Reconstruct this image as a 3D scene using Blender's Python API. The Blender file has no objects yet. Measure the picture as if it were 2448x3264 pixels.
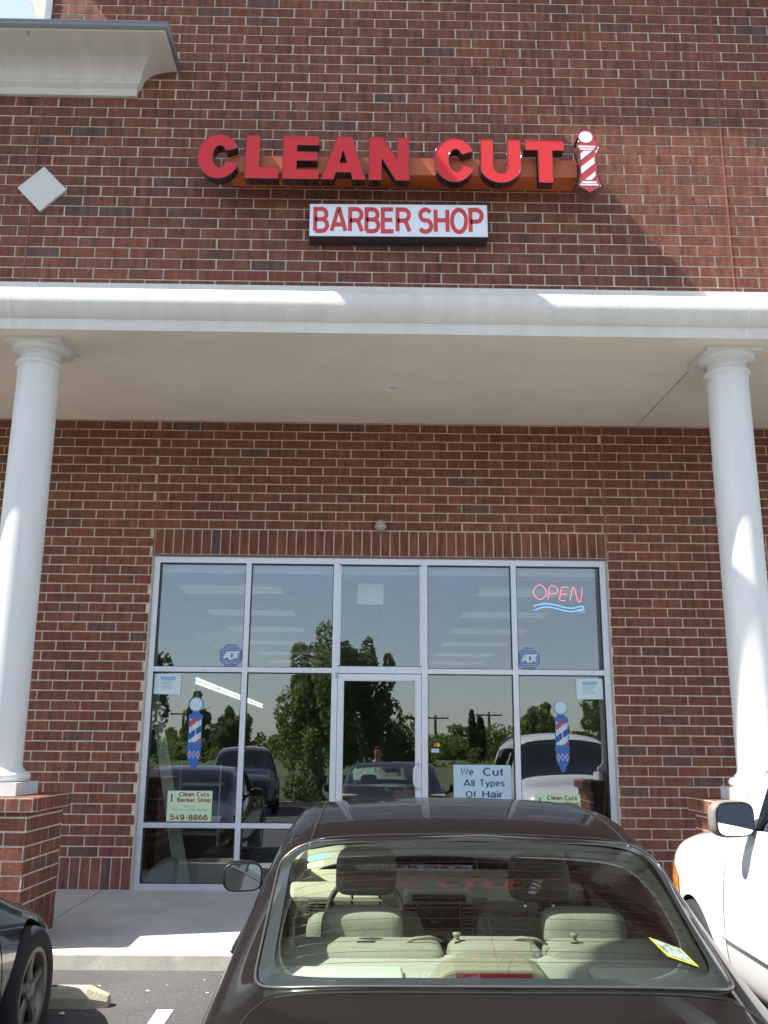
import bpy, bmesh, math, random
from math import radians as R, sin, cos, pi
from mathutils import Vector, Matrix
from mathutils.bvhtree import BVHTree
random.seed(7)
S = bpy.context.scene
COL = S.collection

# ------------------------------------------------------------------ camera, sky, sun, exposure
PITCH, YAW, ROLL = R(14.04), R(.7135), R(.4707)
fw = Vector((sin(YAW)*cos(PITCH), cos(YAW)*cos(PITCH), sin(PITCH)))
rt = Vector((cos(YAW), -sin(YAW), 0)); up = rt.cross(fw)
rt2 = rt*cos(ROLL)+up*sin(ROLL); up2 = -rt*sin(ROLL)+up*cos(ROLL)
cd = bpy.data.cameras.new('camera'); cam = bpy.data.objects.new('camera', cd); COL.objects.link(cam)
M = Matrix((rt2, up2, -fw)).transposed().to_4x4(); M.translation = Vector((0, -9.928, 1.385)); cam.matrix_world = M
cd.sensor_fit = 'VERTICAL'; cd.sensor_height = 32.64; cd.lens = 30.0; cd.clip_start = .05; cd.clip_end = 2000
S.camera = cam
SUN = Vector((-.70, -.17, 1)).normalized()
w = bpy.data.worlds.new('World'); S.world = w; w.use_nodes = True
nt = w.node_tree; sk = nt.nodes.new('ShaderNodeTexSky'); sk.sky_type = 'NISHITA'; sk.sun_disc = False
sk.sun_elevation = math.asin(SUN.z); sk.sun_rotation = math.atan2(SUN.x, SUN.y) % (2*pi); sk.air_density = 1.0; sk.dust_density = .5; sk.ozone_density = 2.0
hz = nt.nodes.new('ShaderNodeMix'); hz.data_type = 'RGBA'; hz.inputs[0].default_value = .42; hz.inputs[7].default_value = (3.9, 4.0, 4.2, 1); nt.links.new(sk.outputs[0], hz.inputs[6]); nt.links.new(hz.outputs[2], nt.nodes['Background'].inputs[0]); nt.nodes['Background'].inputs[1].default_value = .13
sd = bpy.data.lights.new('sun', 'SUN'); sd.energy = 5.0; sd.angle = R(.5); sd.color = (1, .95, .87)
so = bpy.data.objects.new('sun', sd); COL.objects.link(so); so.rotation_euler = SUN.to_track_quat('Z', 'Y').to_euler(); so.location = (-10, -10, 20)
S.view_settings.view_transform = 'Standard'; S.view_settings.look = 'None'; S.view_settings.gamma = 1; S.view_settings.exposure = 1.32
S.render.engine = 'CYCLES'; S.cycles.max_bounces = 10; S.cycles.transparent_max_bounces = 24; S.cycles.glossy_bounces = 5; S.cycles.diffuse_bounces = 5

# ------------------------------------------------------------------ helpers
class MB:
    def __init__(s): s.v = []; s.f = []; s.m = []; s.sm = []
    def add(s, vs, fs, m=0, smooth=False):
        b = len(s.v); s.v += [tuple(v) for v in vs]
        for f in fs: s.f.append([b+i for i in f]); s.m.append(m); s.sm.append(smooth)
        return s
    def box(s, x0, x1, y0, y1, z0, z1, m=0):
        return s.add([(x0,y0,z0),(x1,y0,z0),(x1,y1,z0),(x0,y1,z0),(x0,y0,z1),(x1,y0,z1),(x1,y1,z1),(x0,y1,z1)],
                     [(0,3,2,1),(4,5,6,7),(0,1,5,4),(1,2,6,5),(2,3,7,6),(3,0,4,7)], m)
    def bbox(s, x0, x1, y0, y1, z0, z1, b=.01, m=0, seg=3):
        # rounded box
        bm = bmesh.new(); bmesh.ops.create_cube(bm, size=1)
        for v in bm.verts: v.co = Vector(((x0+x1)/2+v.co.x*(x1-x0), (y0+y1)/2+v.co.y*(y1-y0), (z0+z1)/2+v.co.z*(z1-z0)))
        bmesh.ops.bevel(bm, geom=bm.edges[:], offset=b, segments=seg, profile=.5, affect='EDGES')
        bm.verts.index_update(); s.add([v.co[:] for v in bm.verts], [[v.index for v in f.verts] for f in bm.faces], m, True); bm.free(); return s
    def prism(s, poly, y0, y1, m=0, axis='y', smooth=False):
        n = len(poly)
        P = (lambda a, b, t: (a, t, b)) if axis == 'y' else ((lambda a, b, t: (t, a, b)) if axis == 'x' else (lambda a, b, t: (a, b, t)))
        vs = [P(a, b, y0) for a, b in poly]+[P(a, b, y1) for a, b in poly]
        return s.add(vs, [list(range(n)), list(range(2*n-1, n-1, -1))]+[[i, i+n, (i+1) % n+n, (i+1) % n] for i in range(n)], m, smooth)
    def lathe(s, prof, c=(0,0,0), n=40, m=0, axis='z', smooth=True):
        k = len(prof); vs = []
        for i in range(n):
            a = 2*pi*i/n
            for r, h in prof:
                p = (r*cos(a), r*sin(a), h)
                if axis == 'x': p = (h, r*cos(a), r*sin(a))
                if axis == 'y': p = (r*cos(a), h, r*sin(a))
                vs.append((c[0]+p[0], c[1]+p[1], c[2]+p[2]))
        fs = [[i*k+j, i*k+j+1, ((i+1) % n)*k+j+1, ((i+1) % n)*k+j] for i in range(n) for j in range(k-1)]
        return s.add(vs, fs, m, smooth)
    def tube(s, path, r, n=8, m=0, closed=False, cap=True):
        P = [Vector(p) for p in path]; K = len(P); vs = []
        ref = None
        for i, p in enumerate(P):
            t = (P[(i+1) % K]-P[i-1]) if closed else (P[min(i+1, K-1)]-P[max(i-1, 0)])
            if t.length < 1e-9: t = Vector((0,0,1))
            t.normalize()
            if ref is None: ref = t.orthogonal().normalized()
            a = (ref-t*ref.dot(t))
            a = a.normalized() if a.length > 1e-6 else t.orthogonal().normalized()
            ref = a; b = t.cross(a); rr = r[i] if isinstance(r, (list, tuple)) else r
            vs += [p+(a*cos(2*pi*j/n)+b*sin(2*pi*j/n))*rr for j in range(n)]
        L = K if closed else K-1
        fs = [[i*n+j, i*n+(j+1) % n, ((i+1) % K)*n+(j+1) % n, ((i+1) % K)*n+j] for i in range(L) for j in range(n)]
        if cap and not closed: fs += [list(range(n-1, -1, -1)), [(K-1)*n+j for j in range(n)]]
        return s.add(vs, fs, m, True)
    def build(s, name, mats, parent=None, smooth=None, bevel=0):
        me = bpy.data.meshes.new(name); me.from_pydata(s.v, [], s.f)
        mats = mats if isinstance(mats, (list, tuple)) else [mats]
        for m in mats: me.materials.append(m)
        me.polygons.foreach_set('material_index', s.m)
        me.polygons.foreach_set('use_smooth', [bool(x) if smooth is None else smooth for x in s.sm])
        me.update()
        o = bpy.data.objects.new(name, me); COL.objects.link(o)
        if parent: o.parent = parent
        if bevel:
            b = o.modifiers.new('b', 'BEVEL'); b.width = bevel; b.segments = 2; b.limit_method = 'ANGLE'
        return o
def tag(o, label=None, cat=None, group=None, kind=None):
    if label: o['label'] = label
    if cat: o['category'] = cat
    if group: o['group'] = group
    if kind: o['kind'] = kind
    return o
def thing(name, label, cat, loc=(0,0,0), rz=0, group=None):
    o = bpy.data.objects.new(name, None); COL.objects.link(o); o.location = loc; o.rotation_euler = (0,0,rz); o.empty_display_size = .1
    return tag(o, label, cat, group)
def autosmooth(o, ang=40):
    me = o.data; me.set_sharp_from_angle(angle=R(ang)) if hasattr(me, 'set_sharp_from_angle') else None
    return o
def evalmesh(o):
    bpy.context.view_layer.update(); dg = bpy.context.evaluated_depsgraph_get()
    return bpy.data.meshes.new_from_object(o.evaluated_get(dg))

# ------------------------------------------------------------------ materials
def mat(name, col, rough=.6, metal=0, coat=0, var=0, vs=5, bump=0, bs=60, spec=.5, emit=None, es=1, sheen=0, stretch=(1,1,1)):
    m = bpy.data.materials.new(name); m.use_nodes = True; t = m.node_tree; p = t.nodes['Principled BSDF']
    p.inputs['Base Color'].default_value = (*col, 1); p.inputs['Roughness'].default_value = rough; p.inputs['Metallic'].default_value = metal
    p.inputs['Coat Weight'].default_value = coat; p.inputs['Coat Roughness'].default_value = .03; p.inputs['Specular IOR Level'].default_value = spec
    if emit: p.inputs['Emission Color'].default_value = (*emit, 1); p.inputs['Emission Strength'].default_value = es
    if var or bump:
        tc = t.nodes.new('ShaderNodeTexCoord'); mp = t.nodes.new('ShaderNodeMapping'); mp.inputs['Scale'].default_value = stretch
        t.links.new(tc.outputs['Object'], mp.inputs[0])
    if var:
        n = t.nodes.new('ShaderNodeTexNoise'); n.inputs['Scale'].default_value = vs; n.inputs['Detail'].default_value = 6; n.inputs['Roughness'].default_value = .65
        t.links.new(mp.outputs[0], n.inputs['Vector'])
        mr = t.nodes.new('ShaderNodeMapRange'); mr.inputs['From Min'].default_value = .3; mr.inputs['From Max'].default_value = .7
        mr.inputs['To Min'].default_value = 1-var; mr.inputs['To Max'].default_value = 1+var; t.links.new(n.outputs[0], mr.inputs[0])
        mx = t.nodes.new('ShaderNodeMix'); mx.data_type = 'RGBA'; mx.blend_type = 'MULTIPLY'; mx.inputs[0].default_value = 1
        mx.inputs[6].default_value = (*col, 1); t.links.new(mr.outputs[0], mx.inputs[7]); t.links.new(mx.outputs[2], p.inputs['Base Color'])
    if bump:
        n2 = t.nodes.new('ShaderNodeTexNoise'); n2.inputs['Scale'].default_value = bs; n2.inputs['Detail'].default_value = 5
        t.links.new(mp.outputs[0], n2.inputs['Vector']); b = t.nodes.new('ShaderNodeBump'); b.inputs['Strength'].default_value = bump; b.inputs['Distance'].default_value = .01
        t.links.new(n2.outputs[0], b.inputs['Height']); t.links.new(b.outputs[0], p.inputs['Normal'])
    return m
def ramp(t, stops, interp='LINEAR'):
    r = t.nodes.new('ShaderNodeValToRGB'); e = r.color_ramp.elements; r.color_ramp.interpolation = interp
    e[0].position, e[0].color = stops[0][0], (*stops[0][1], 1); e[1].position, e[1].color = stops[-1][0], (*stops[-1][1], 1)
    for p, c in stops[1:-1]: x = e.new(p); x.color = (*c, 1)
    return r
def brick_mat():
    m = bpy.data.materials.new('fired_brick'); m.use_nodes = True; t = m.node_tree; p = t.nodes['Principled BSDF']; L = t.links.new
    g = t.nodes.new('ShaderNodeNewGeometry'); tc = t.nodes.new('ShaderNodeTexCoord')
    r = ramp(t, [(0, (.12,.074,.06)), (.03, (.135,.072,.054)), (.05, (.168,.063,.042)), (.4, (.188,.067,.042)), (.75, (.21,.075,.046)), (1, (.17,.066,.045))])
    L(g.outputs['Random Per Island'], r.inputs[0])
    mp = t.nodes.new('ShaderNodeMapping'); mp.inputs['Scale'].default_value = (16, 16, 3); L(tc.outputs['Object'], mp.inputs[0])
    n = t.nodes.new('ShaderNodeTexNoise'); n.inputs['Scale'].default_value = 1.3; n.inputs['Detail'].default_value = 8; L(mp.outputs[0], n.inputs['Vector'])
    r2 = ramp(t, [(.28, (.60,.58,.62)), (.5, (1,1,1)), (.72, (1.36,1.46,1.6))]); L(n.outputs[0], r2.inputs[0])
    n1 = t.nodes.new('ShaderNodeTexNoise'); n1.inputs['Scale'].default_value = 90; n1.inputs['Detail'].default_value = 6; L(tc.outputs['Object'], n1.inputs['Vector'])
    r3 = ramp(t, [(.35, (.8,.8,.8)), (.65, (1.18,1.18,1.18))]); L(n1.outputs[0], r3.inputs[0])
    a = t.nodes.new('ShaderNodeMix'); a.data_type = 'RGBA'; a.blend_type = 'MULTIPLY'; a.inputs[0].default_value = 1; L(r.outputs[0], a.inputs[6]); L(r2.outputs[0], a.inputs[7])
    b = t.nodes.new('ShaderNodeMix'); b.data_type = 'RGBA'; b.blend_type = 'MULTIPLY'; b.inputs[0].default_value = 1; L(a.outputs[2], b.inputs[6]); L(r3.outputs[0], b.inputs[7])
    # large scale weathering
    n4 = t.nodes.new('ShaderNodeTexNoise'); n4.inputs['Scale'].default_value = .7; n4.inputs['Detail'].default_value = 5; L(tc.outputs['Object'], n4.inputs['Vector'])
    r4 = ramp(t, [(.28, (.78,.79,.82)), (.72, (1.2,1.18,1.15))]); L(n4.outputs[0], r4.inputs[0])
    c = t.nodes.new('ShaderNodeMix'); c.data_type = 'RGBA'; c.blend_type = 'MULTIPLY'; c.inputs[0].default_value = 1; L(b.outputs[2], c.inputs[6]); L(r4.outputs[0], c.inputs[7])
    L(c.outputs[2], p.inputs['Base Color']); p.inputs['Roughness'].default_value = .85; p.inputs['Specular IOR Level'].default_value = .3
    n5 = t.nodes.new('ShaderNodeTexNoise'); n5.inputs['Scale'].default_value = 38; n5.inputs['Detail'].default_value = 7; n5.inputs['Distortion'].default_value = .6; L(tc.outputs['Object'], n5.inputs['Vector'])
    bp = t.nodes.new('ShaderNodeBump'); bp.inputs['Strength'].default_value = .55; bp.inputs['Distance'].default_value = .006; L(n5.outputs[0], bp.inputs['Height']); L(bp.outputs[0], p.inputs['Normal'])
    return m
def glass_mat(name, tint, ior=1.7, rough=0.0):
    m = bpy.data.materials.new(name); m.use_nodes = True; t = m.node_tree; t.nodes.remove(t.nodes['Principled BSDF']); L = t.links.new
    tr = t.nodes.new('ShaderNodeBsdfTransparent'); tr.inputs[0].default_value = (*tint, 1)
    gl = t.nodes.new('ShaderNodeBsdfGlossy'); gl.inputs['Roughness'].default_value = rough; gl.inputs[0].default_value = (.90,.95,1,1)
    fr = t.nodes.new('ShaderNodeFresnel'); fr.inputs[0].default_value = ior
    mx = t.nodes.new('ShaderNodeMixShader'); L(fr.outputs[0], mx.inputs[0]); L(tr.outputs[0], mx.inputs[1]); L(gl.outputs[0], mx.inputs[2])
    L(mx.outputs[0], t.nodes['Material Output'].inputs[0])
    return m
MM = {}
MM['brick'] = brick_mat()
MM['mortar'] = mat('mortar', (.60,.51,.415), .95, var=.22, vs=9, bump=.5, bs=120)
MM['stucco'] = mat('painted_stucco', (.70,.68,.62), .85, var=.07, vs=2.2, bump=.5, bs=170, stretch=(4,1,.5))
MM['soffit'] = mat('soffit_plaster', (.77,.70,.59), .9, var=.06, vs=1.5, bump=.12, bs=120)
MM['column'] = mat('column_paint', (.68,.68,.66), .5, var=.05, vs=3, stretch=(3,3,.6), bump=.04, bs=80)
MM['alu'] = mat('clear_anodised_aluminium', (.62,.64,.68), .42, metal=.55, var=.05, vs=14, spec=.5)
MM['caulk'] = mat('caulk', (.42,.38,.34), .8)
MM['lintel'] = mat('painted_steel_lintel', (.16,.075,.055), .7, var=.2, vs=10)
MM['joint'] = mat('joint_sealant', (.27,.10,.08), .8, var=.15, vs=10)
MM['coping'] = mat('grey_metal_coping', (.24,.25,.27), .4, metal=.5, var=.08, vs=3)
MM['glass'] = glass_mat('window_glass', (.94,.96,.95), 2.0)
MM['concrete'] = mat('sidewalk_concrete', (.44,.43,.395), .9, var=.17, vs=1.6, bump=.25, bs=90)
MM['curb'] = mat('curb_concrete', (.48,.45,.38), .92, var=.22, vs=6, bump=.22, bs=140)
MM['black'] = mat('black', (.01,.01,.01), .6)
MM['gasket'] = mat('black_gasket', (.03,.03,.03), .5)
MM['white'] = mat('white_plastic', (.75,.75,.72), .45)
MM['tile'] = mat('stone_tile', (.62,.62,.58), .8, var=.05, vs=20, bump=.2)

# ------------------------------------------------------------------ brick surfaces (real bricks standing proud of the mortar)
def bricks(mb, O, U, N, u0, u1, z0, z1, holes=(), kind='run', phase=0., L=.3048, H=.1016, J=.0135, d=.0036):
    O, U, N = Vector(O), Vector(U), Vector(N)
    def put(a, b, c, e):
        pieces = [(a, b, c, e)]
        for (h0, h1, g0, g1) in holes:
            q = []
            for (a_, b_, c_, e_) in pieces:
                if b_ <= h0 or a_ >= h1 or e_ <= g0+.02 or c_ >= g1-.02: q.append((a_, b_, c_, e_)); continue
                if a_ < h0-.02: q.append((a_, h0-.003, c_, e_))
                if b_ > h1+.02: q.append((h1+.003, b_, c_, e_))
            pieces = q
        for (a_, b_, c_, e_) in pieces:
            a_, b_, c_, e_ = max(a_, u0), min(b_, u1), max(c_, z0), min(e_, z1)
            if b_-a_ < .02 or e_-c_ < .012: continue
            dd = d+random.uniform(-.0018, .0018); j = lambda: random.uniform(-.0011, .0011)
            vs = []
            for (u, z) in ((a_, c_), (b_, c_), (b_, e_), (a_, e_)):
                vs.append(O+U*(u+j())+Vector((0,0,z+j()))+N*(dd+j()*.7))
            for (u, z) in ((a_, c_), (b_, c_), (b_, e_), (a_, e_)): vs.append(O+U*u+Vector((0,0,z))-N*.004)
            mb.add(vs, [(0,1,2,3),(0,4,5,1),(1,5,6,2),(2,6,7,3),(3,7,4,0)], 0)
    if kind == 'run':
        r = 0; z = z0
        while z < z1-.01:
            off = (r % 2)*L/2+phase+random.uniform(-.004, .004)
            k = math.floor((u0-off)/L)-1
            while off+k*L < u1:
                a = off+k*L; jj = J*random.uniform(.75, 1.35); put(a+jj/2, a+L-jj/2, z+J/2+random.uniform(-.0006,.0006), z+H-J/2); k += 1
            z += H; r += 1
    else:
        u = u0
        n = max(1, round((u1-u0)/H)); st = (u1-u0)/n
        for i in range(n): put(u0+i*st+J/2, u0+(i+1)*st-J/2, z0+J/2, z1-J/2)
def quad(mb, a, b, c, d_, m=1): mb.add([a, b, c, d_], [(0,1,2,3)], m)
def wall_rects(u0, u1, z0, z1, holes):
    us = sorted({u0, u1, *[h[0] for h in holes], *[h[1] for h in holes]}); zs = sorted({z0, z1, *[h[2] for h in holes], *[h[3] for h in holes]})
    us = [u for u in us if u0 <= u <= u1]; zs = [z for z in zs if z0 <= z <= z1]
    for a, b in zip(us, us[1:]):
        for c, e in zip(zs, zs[1:]):
            if not any(h[0] <= (a+b)/2 <= h[1] and h[2] <= (c+e)/2 <= h[3] for h in holes): yield a, b, c, e

# ================================================================== BUILDING
YU = -2.41          # face of the upper wall
BLD = thing('shop_building', 'red brick shop front with white columns, cream band and aluminium storefront', 'building', (0, 0, 0))
FW = (-2.332, 2.517, 0, 3.355); FW2 = (4.28, 9.13, 0, 3.355)
lw = MB()
hl = [(FW[0]-.012, FW[1]+.012, 0, 3.375), (FW2[0]-.012, FW2[1]+.012, 0, 3.375)]
solid = hl+[(FW[0]-.012, FW[1]+.012, 3.37, 3.6565), (FW2[0]-.012, FW2[1]+.012, 3.37, 3.6565)]
X = (1,0,0); NY = (0,-1,0)
bricks(lw, (0,.004,0), X, NY, -9, FW[0]-.016, 0, .3048, kind='soldier')
bricks(lw, (0,.004,0), X, NY, FW[1]+.016, FW2[0]-.016, 0, .3048, kind='soldier')
for a, b, ph in ((-9, FW[0]-.016, .06), (FW[0]-.016, FW[1]+.016, .21), (FW[1]+.016, 9.2, .10)):
    bricks(lw, (0,.004,0), X, NY, a+.006, b-.006, .3048, 4.99, holes=solid, phase=ph)
bricks(lw, (0,.004,0), X, NY, FW[0]-.008, FW[1]+.008, 3.376, 3.655, kind='soldier')
bricks(lw, (0,.004,0), X, NY, FW2[0]-.008, FW2[1]+.008, 3.376, 3.655, kind='soldier')
for a, b, c, e in wall_rects(-9, 9.2, -.3, 4.99, hl): lw.box(a, b, .006, .26, c, e, 1)
lw.build('ground_floor_wall', [MM['brick'], MM['mortar']], BLD)
for x in (FW[0]-.016, FW[1]+.016): MB().box(x-.006, x+.006, -.001, .004, 3.36, 4.9).build('control_joint', MM['joint'], BLD)
for x in (-3.075, 3.165): MB().box(x-.006, x+.006, YU-.004, YU+.003, 5.27, 9.7 if x > 0 else 7.2).build('control_joint', MM['joint'], BLD)
for k in range(7): MB().box(FW[0]+.61*(k+1)-.004, FW[0]+.61*(k+1)+.004, -.003, .003, 3.385, 3.45).build('weep_slot', MM['black'], BLD)
MB().box(-3.02, -3.012, -.003, .003, .01, .09).build('weep_slot', MM['black'], BLD)
ln = MB().box(FW[0]-.01, FW[1]+.01, -.002, .1, 3.358, 3.374).box(FW2[0]-.01, FW2[1]+.01, -.002, .1, 3.358, 3.374)
ln.build('lintel', MM['lintel'], BLD)

uw = MB()
for a, b, ph, top in ((-9, -3.081, .03, 7.35), (-3.069, 3.159, .12, 9.95), (3.171, 9.2, .19, 9.95)):
    bricks(uw, (0,YU+.004,0), X, NY, a, b, 5.235, top, phase=ph)
uw.box(-9, -3.075, YU+.006, YU+.3, 5.0, 7.35, 1); uw.box(-3.075, 9.2, YU+.006, YU+.3, 5.0, 9.95, 1)
bricks(uw, (-3.073,0,0), (0,-1,0), (-1,0,0), -YU-6, -YU, 7.35, 9.95, phase=.1); uw.box(-3.07, -2.8, YU+.3, YU+6, 7.3, 9.95, 1)
uw.build('upper_wall', [MM['brick'], MM['mortar']], BLD)

def mould(mb, prof, xl, xr, yface, ret=0.74, m=0):
    """moulding profile (p out from wall, z) from x=xl to a mitred return at xr (None = straight)"""
    n = len(prof)
    P0 = [(xl, yface-p, z) for p, z in prof]
    if ret:
        P1 = [(xr+p*ret, yface-p, z) for p, z in prof]; P2 = [(xr+p*ret, yface+.001, z) for p, z in prof]
        mb.add(P0+P1+P2, [[i, i+1, n+i+1, n+i] for i in range(n-1)]+[[n+i, n+i+1, 2*n+i+1, 2*n+i] for i in range(n-1)], m, True)
    else:
        P1 = [(xr, yface-p, z) for p, z in prof]
        mb.add(P0+P1, [[i, i+1, n+i+1, n+i] for i in range(n-1)]+[list(range(n)), list(range(2*n-1, n-1, -1))], m, True)
def arc(c, rx, rz, a0, a1, n=8): return [(c[0]+rx*cos(R(a0+(a1-a0)*i/n)), c[1]+rz*sin(R(a0+(a1-a0)*i/n))) for i in range(n+1)]
# white band over the colonnade: fillet, ovolo, lower fascia
prof = [(0,5.272),(.05,5.272),(.052,5.20),(.058,5.185)]+arc((.075,5.02), .175, .165, 85, -62, 14)+[(.165,4.857),(.17,4.853),(.17,4.774),(.156,4.7738),(.156,4.86),(0,5.1)]
bd = MB(); mould(bd, prof, -9, 9.2, YU, 0)
bo = bd.build('band_moulding', MM['stucco'], BLD); autosmooth(bo, 30)
for x in (-3.075, 3.165):
    sj = MB(); pr = [(p+.0016, z) for p, z in prof[1:-3]]; n = len(pr)
    sj.add([(x-.005, YU-p, z) for p, z in pr]+[(x+.005, YU-p, z) for p, z in pr], [[i, i+1, n+i+1, n+i] for i in range(n-1)])
    sj.build('band_joint', MM.setdefault('wseal', mat('white_sealant', (.8,.8,.77), .5)), BLD)
# soffit rising gently to the wall, one piece with a shallow seam
so_ = MB()
so_.add([(-9,-2.57,4.775),(9.2,-2.57,4.775),(9.2,.02,4.887),(-9,.02,4.887),(-9,-2.57,4.99),(9.2,-2.57,4.99),(9.2,.02,4.99),(-9,.02,4.99)],
        [(0,3,2,1),(4,5,6,7),(0,1,5,4),(1,2,6,5),(2,3,7,6),(3,0,4,7)])
so_.build('soffit', MM['soffit'], BLD)
for x in (2.93,):
    sm_ = MB(); sm_.add([(x-.003,-2.1,4.7942),(x+.003,-2.1,4.7942),(x+.003,.0,4.8851),(x-.003,.0,4.8851)], [(0,3,2,1)])
sm_.v = [(a, b, c-.0015) for a, b, c in sm_.v]
sm_.build('soffit_seam', mat('dark_seam_line', (.10,.085,.07), .9), BLD)  # dark line along the soffit joint
# lower left cornice with metal coping
k = .54
cp = [(0,7.165),(.035,7.165),(.045,7.20),(.045,7.225),(.075,7.245),(.09,7.26),(.09,7.275)]+[(.10+.34*(1-cos(R(t))), 7.285+.165*sin(R(t))) for t in (0,12,24,36,48,60,72,84)]+[(.44,7.455),(.505,7.455),(.51,7.468)]
cb = MB(); mould(cb, cp, -9, -2.24, YU); cbo = cb.build('cornice', MM['stucco'], BLD); autosmooth(cbo, 28)
cc = MB(); q = [(.50,7.468),(.545,7.468),(.545,7.535),(.0,7.56),(-.35,7.58)]
mould(cc, q, -9, -2.24, YU); cc.add([(-9, YU, 7.56), (-3.07, YU, 7.56), (-3.07, YU+.35, 7.58), (-9, YU+.35, 7.58)], [(0,1,2,3)])
cc.build('cornice_coping', MM['coping'], BLD)
sj2 = MB(); pr = [(p+.0018, z) for p, z in cp[1:]]; n = len(pr)
sj2.add([(-3.08, YU-p, z) for p, z in pr]+[(-3.07, YU-p, z) for p, z in pr], [[i, i+1, n+i+1, n+i] for i in range(n-1)])
sj2.build('cornice_joint_sealant', MM['stucco'], BLD)
# tower edge trim, rear cornice glimpse and an unseen high cornice, its depth stepped to shade the upper wall
MB().box(-3.135, -3.074, YU-.02, YU+.05, 7.57, 9.9).build('corner_trim', MM['coping'], BLD)
rc = MB(); rc.prism([(-3.14,7.98),(-3.20,8.02),(-3.25,8.10),(-3.30,8.24),(-3.37,8.40),(-3.5,8.6),(-3.55,9.0),(-3.14,9.0)], YU+.06, YU+3, smooth=False)
rc.build('side_cornice', MM['stucco'], BLD)
hp = lambda p, zb, zt: [(0,zb),(p*.3,zb+.06),(p*.6,zb+.12),(p*.9,zt-.12),(p,zt-.1),(p,zt),(0,zt)]
hc = MB(); mould(hc, hp(.79,9.45,9.9), -3.6, -.42, YU, 0); mould(hc, hp(.49,9.45,9.9), -.42, 9.2, YU, 0)
hc.build('unseen_high_cornice', MM['stucco'], BLD)
MB().box(-3.55, -1.9, YU-1.22, YU-.845, 9.72, 9.88).build('shade_block', MM['coping'], BLD)  # added block out of view, placed to shade the middle of the band
MB().box(-3.0, 9.2, YU+.3, 17.2, 9.7, 9.9).box(-9, -3.0, YU+.3, 17.2, 7.2, 7.34).build('roof', MM['coping'], BLD)
# diamond tile
dm = MB(); dm.prism([(-2.986,6.424),(-2.767,6.197),(-2.984,5.975),(-3.203,6.205)], YU-.025, YU+.01); dm.build('diamond_tile', MM['tile'], BLD, bevel=.004)

# columns on brick piers
def column(cx, cy=-2.185):
    r = .18
    sh = MB(); sh.lathe([(r+.0,1.235),(r,2.0),(r-.001,3.2),(r-.004,4.575)], (cx,cy,0), 56)
    s = sh.build('column', MM['column'], BLD)
    cap = MB(); cap.lathe([(r-.004,4.57),(r+.012,4.585),(r+.02,4.60),(r+.012,4.617),(r-.012,4.622),(r-.014,4.68),(r+.0,4.684),(r+.004,4.695),(r+.012,4.70)]+[(r+.012+.052*sin(R(t)), 4.70+.042*(1-cos(R(t)))) for t in (20,45,70,90)], (cx,cy,0), 56)
    cap.box(cx-.245, cx+.245, cy-.245, cy+.245, 4.742, 4.781).box(cx-.255, cx+.255, cy-.255, cy+.255, 4.781, 4.80)
    co = cap.build('capital', MM['column'], s)
    ba = MB(); ba.lathe([(.0,1.10),(.22,1.10)]+[(.215+.037*cos(R(t)), 1.137+.037*sin(R(t))) for t in range(-90, 91, 20)]+[(.205,1.176),(.205,1.19),(r+.012,1.2),(r+.003,1.215),(r,1.24)], (cx,cy,0), 56)
    ba.box(cx-.245, cx+.245, cy-.245, cy+.245, 1.003, 1.10); ba.build('column_base', MM['column'], s)
    pz = -.06; h = .41
    pm = MB()
    for O, U, N, ph in (((cx-h,cy-h,0),(1,0,0),(0,-1,0),.05),((cx+h,cy-h,0),(0,1,0),(1,0,0),.2),((cx-h,cy+h,0),(0,-1,0),(-1,0,0),.12),((cx+h,cy+h,0),(-1,0,0),(0,1,0),.15)):
        bricks(pm, O, U, N, 0, 2*h, pz, .25, kind='soldier'); bricks(pm, O, U, N, 0, 2*h, .25, .90, phase=ph)
    pm.box(cx-h, cx+h, cy-h, cy+h, -.2, .90, 1)
    p = pm.build('brick_pier', [MM['brick'], MM['mortar']], BLD)
    h = .455; pc = MB()
    for O, U, N in (((cx-h,cy-h,0),(1,0,0),(0,-1,0)),((cx+h,cy-h,0),(0,1,0),(1,0,0)),((cx-h,cy+h,0),(0,-1,0),(-1,0,0)),((cx+h,cy+h,0),(-1,0,0),(0,1,0))):
        bricks(pc, O, U, N, 0, 2*h, .9, 1.0, kind='soldier')
    n = 9; st = 2*h/n
    for i in range(n):
        for a, b in ((-h, -.25), (-.25, .25), (.25, h)):
            pc.box(cx-h+i*st+.004, cx-h+(i+1)*st-.004, cy+a+.004, cy+b-.004, .95, 1.0032)
    pc.box(cx-h, cx+h, cy-h, cy+h, .9, 1.0, 1); pc.build('pier_cap', [MM['brick'], MM['mortar']], p)
for cx in (-2.935, 3.12, -8.99): column(cx)

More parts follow.
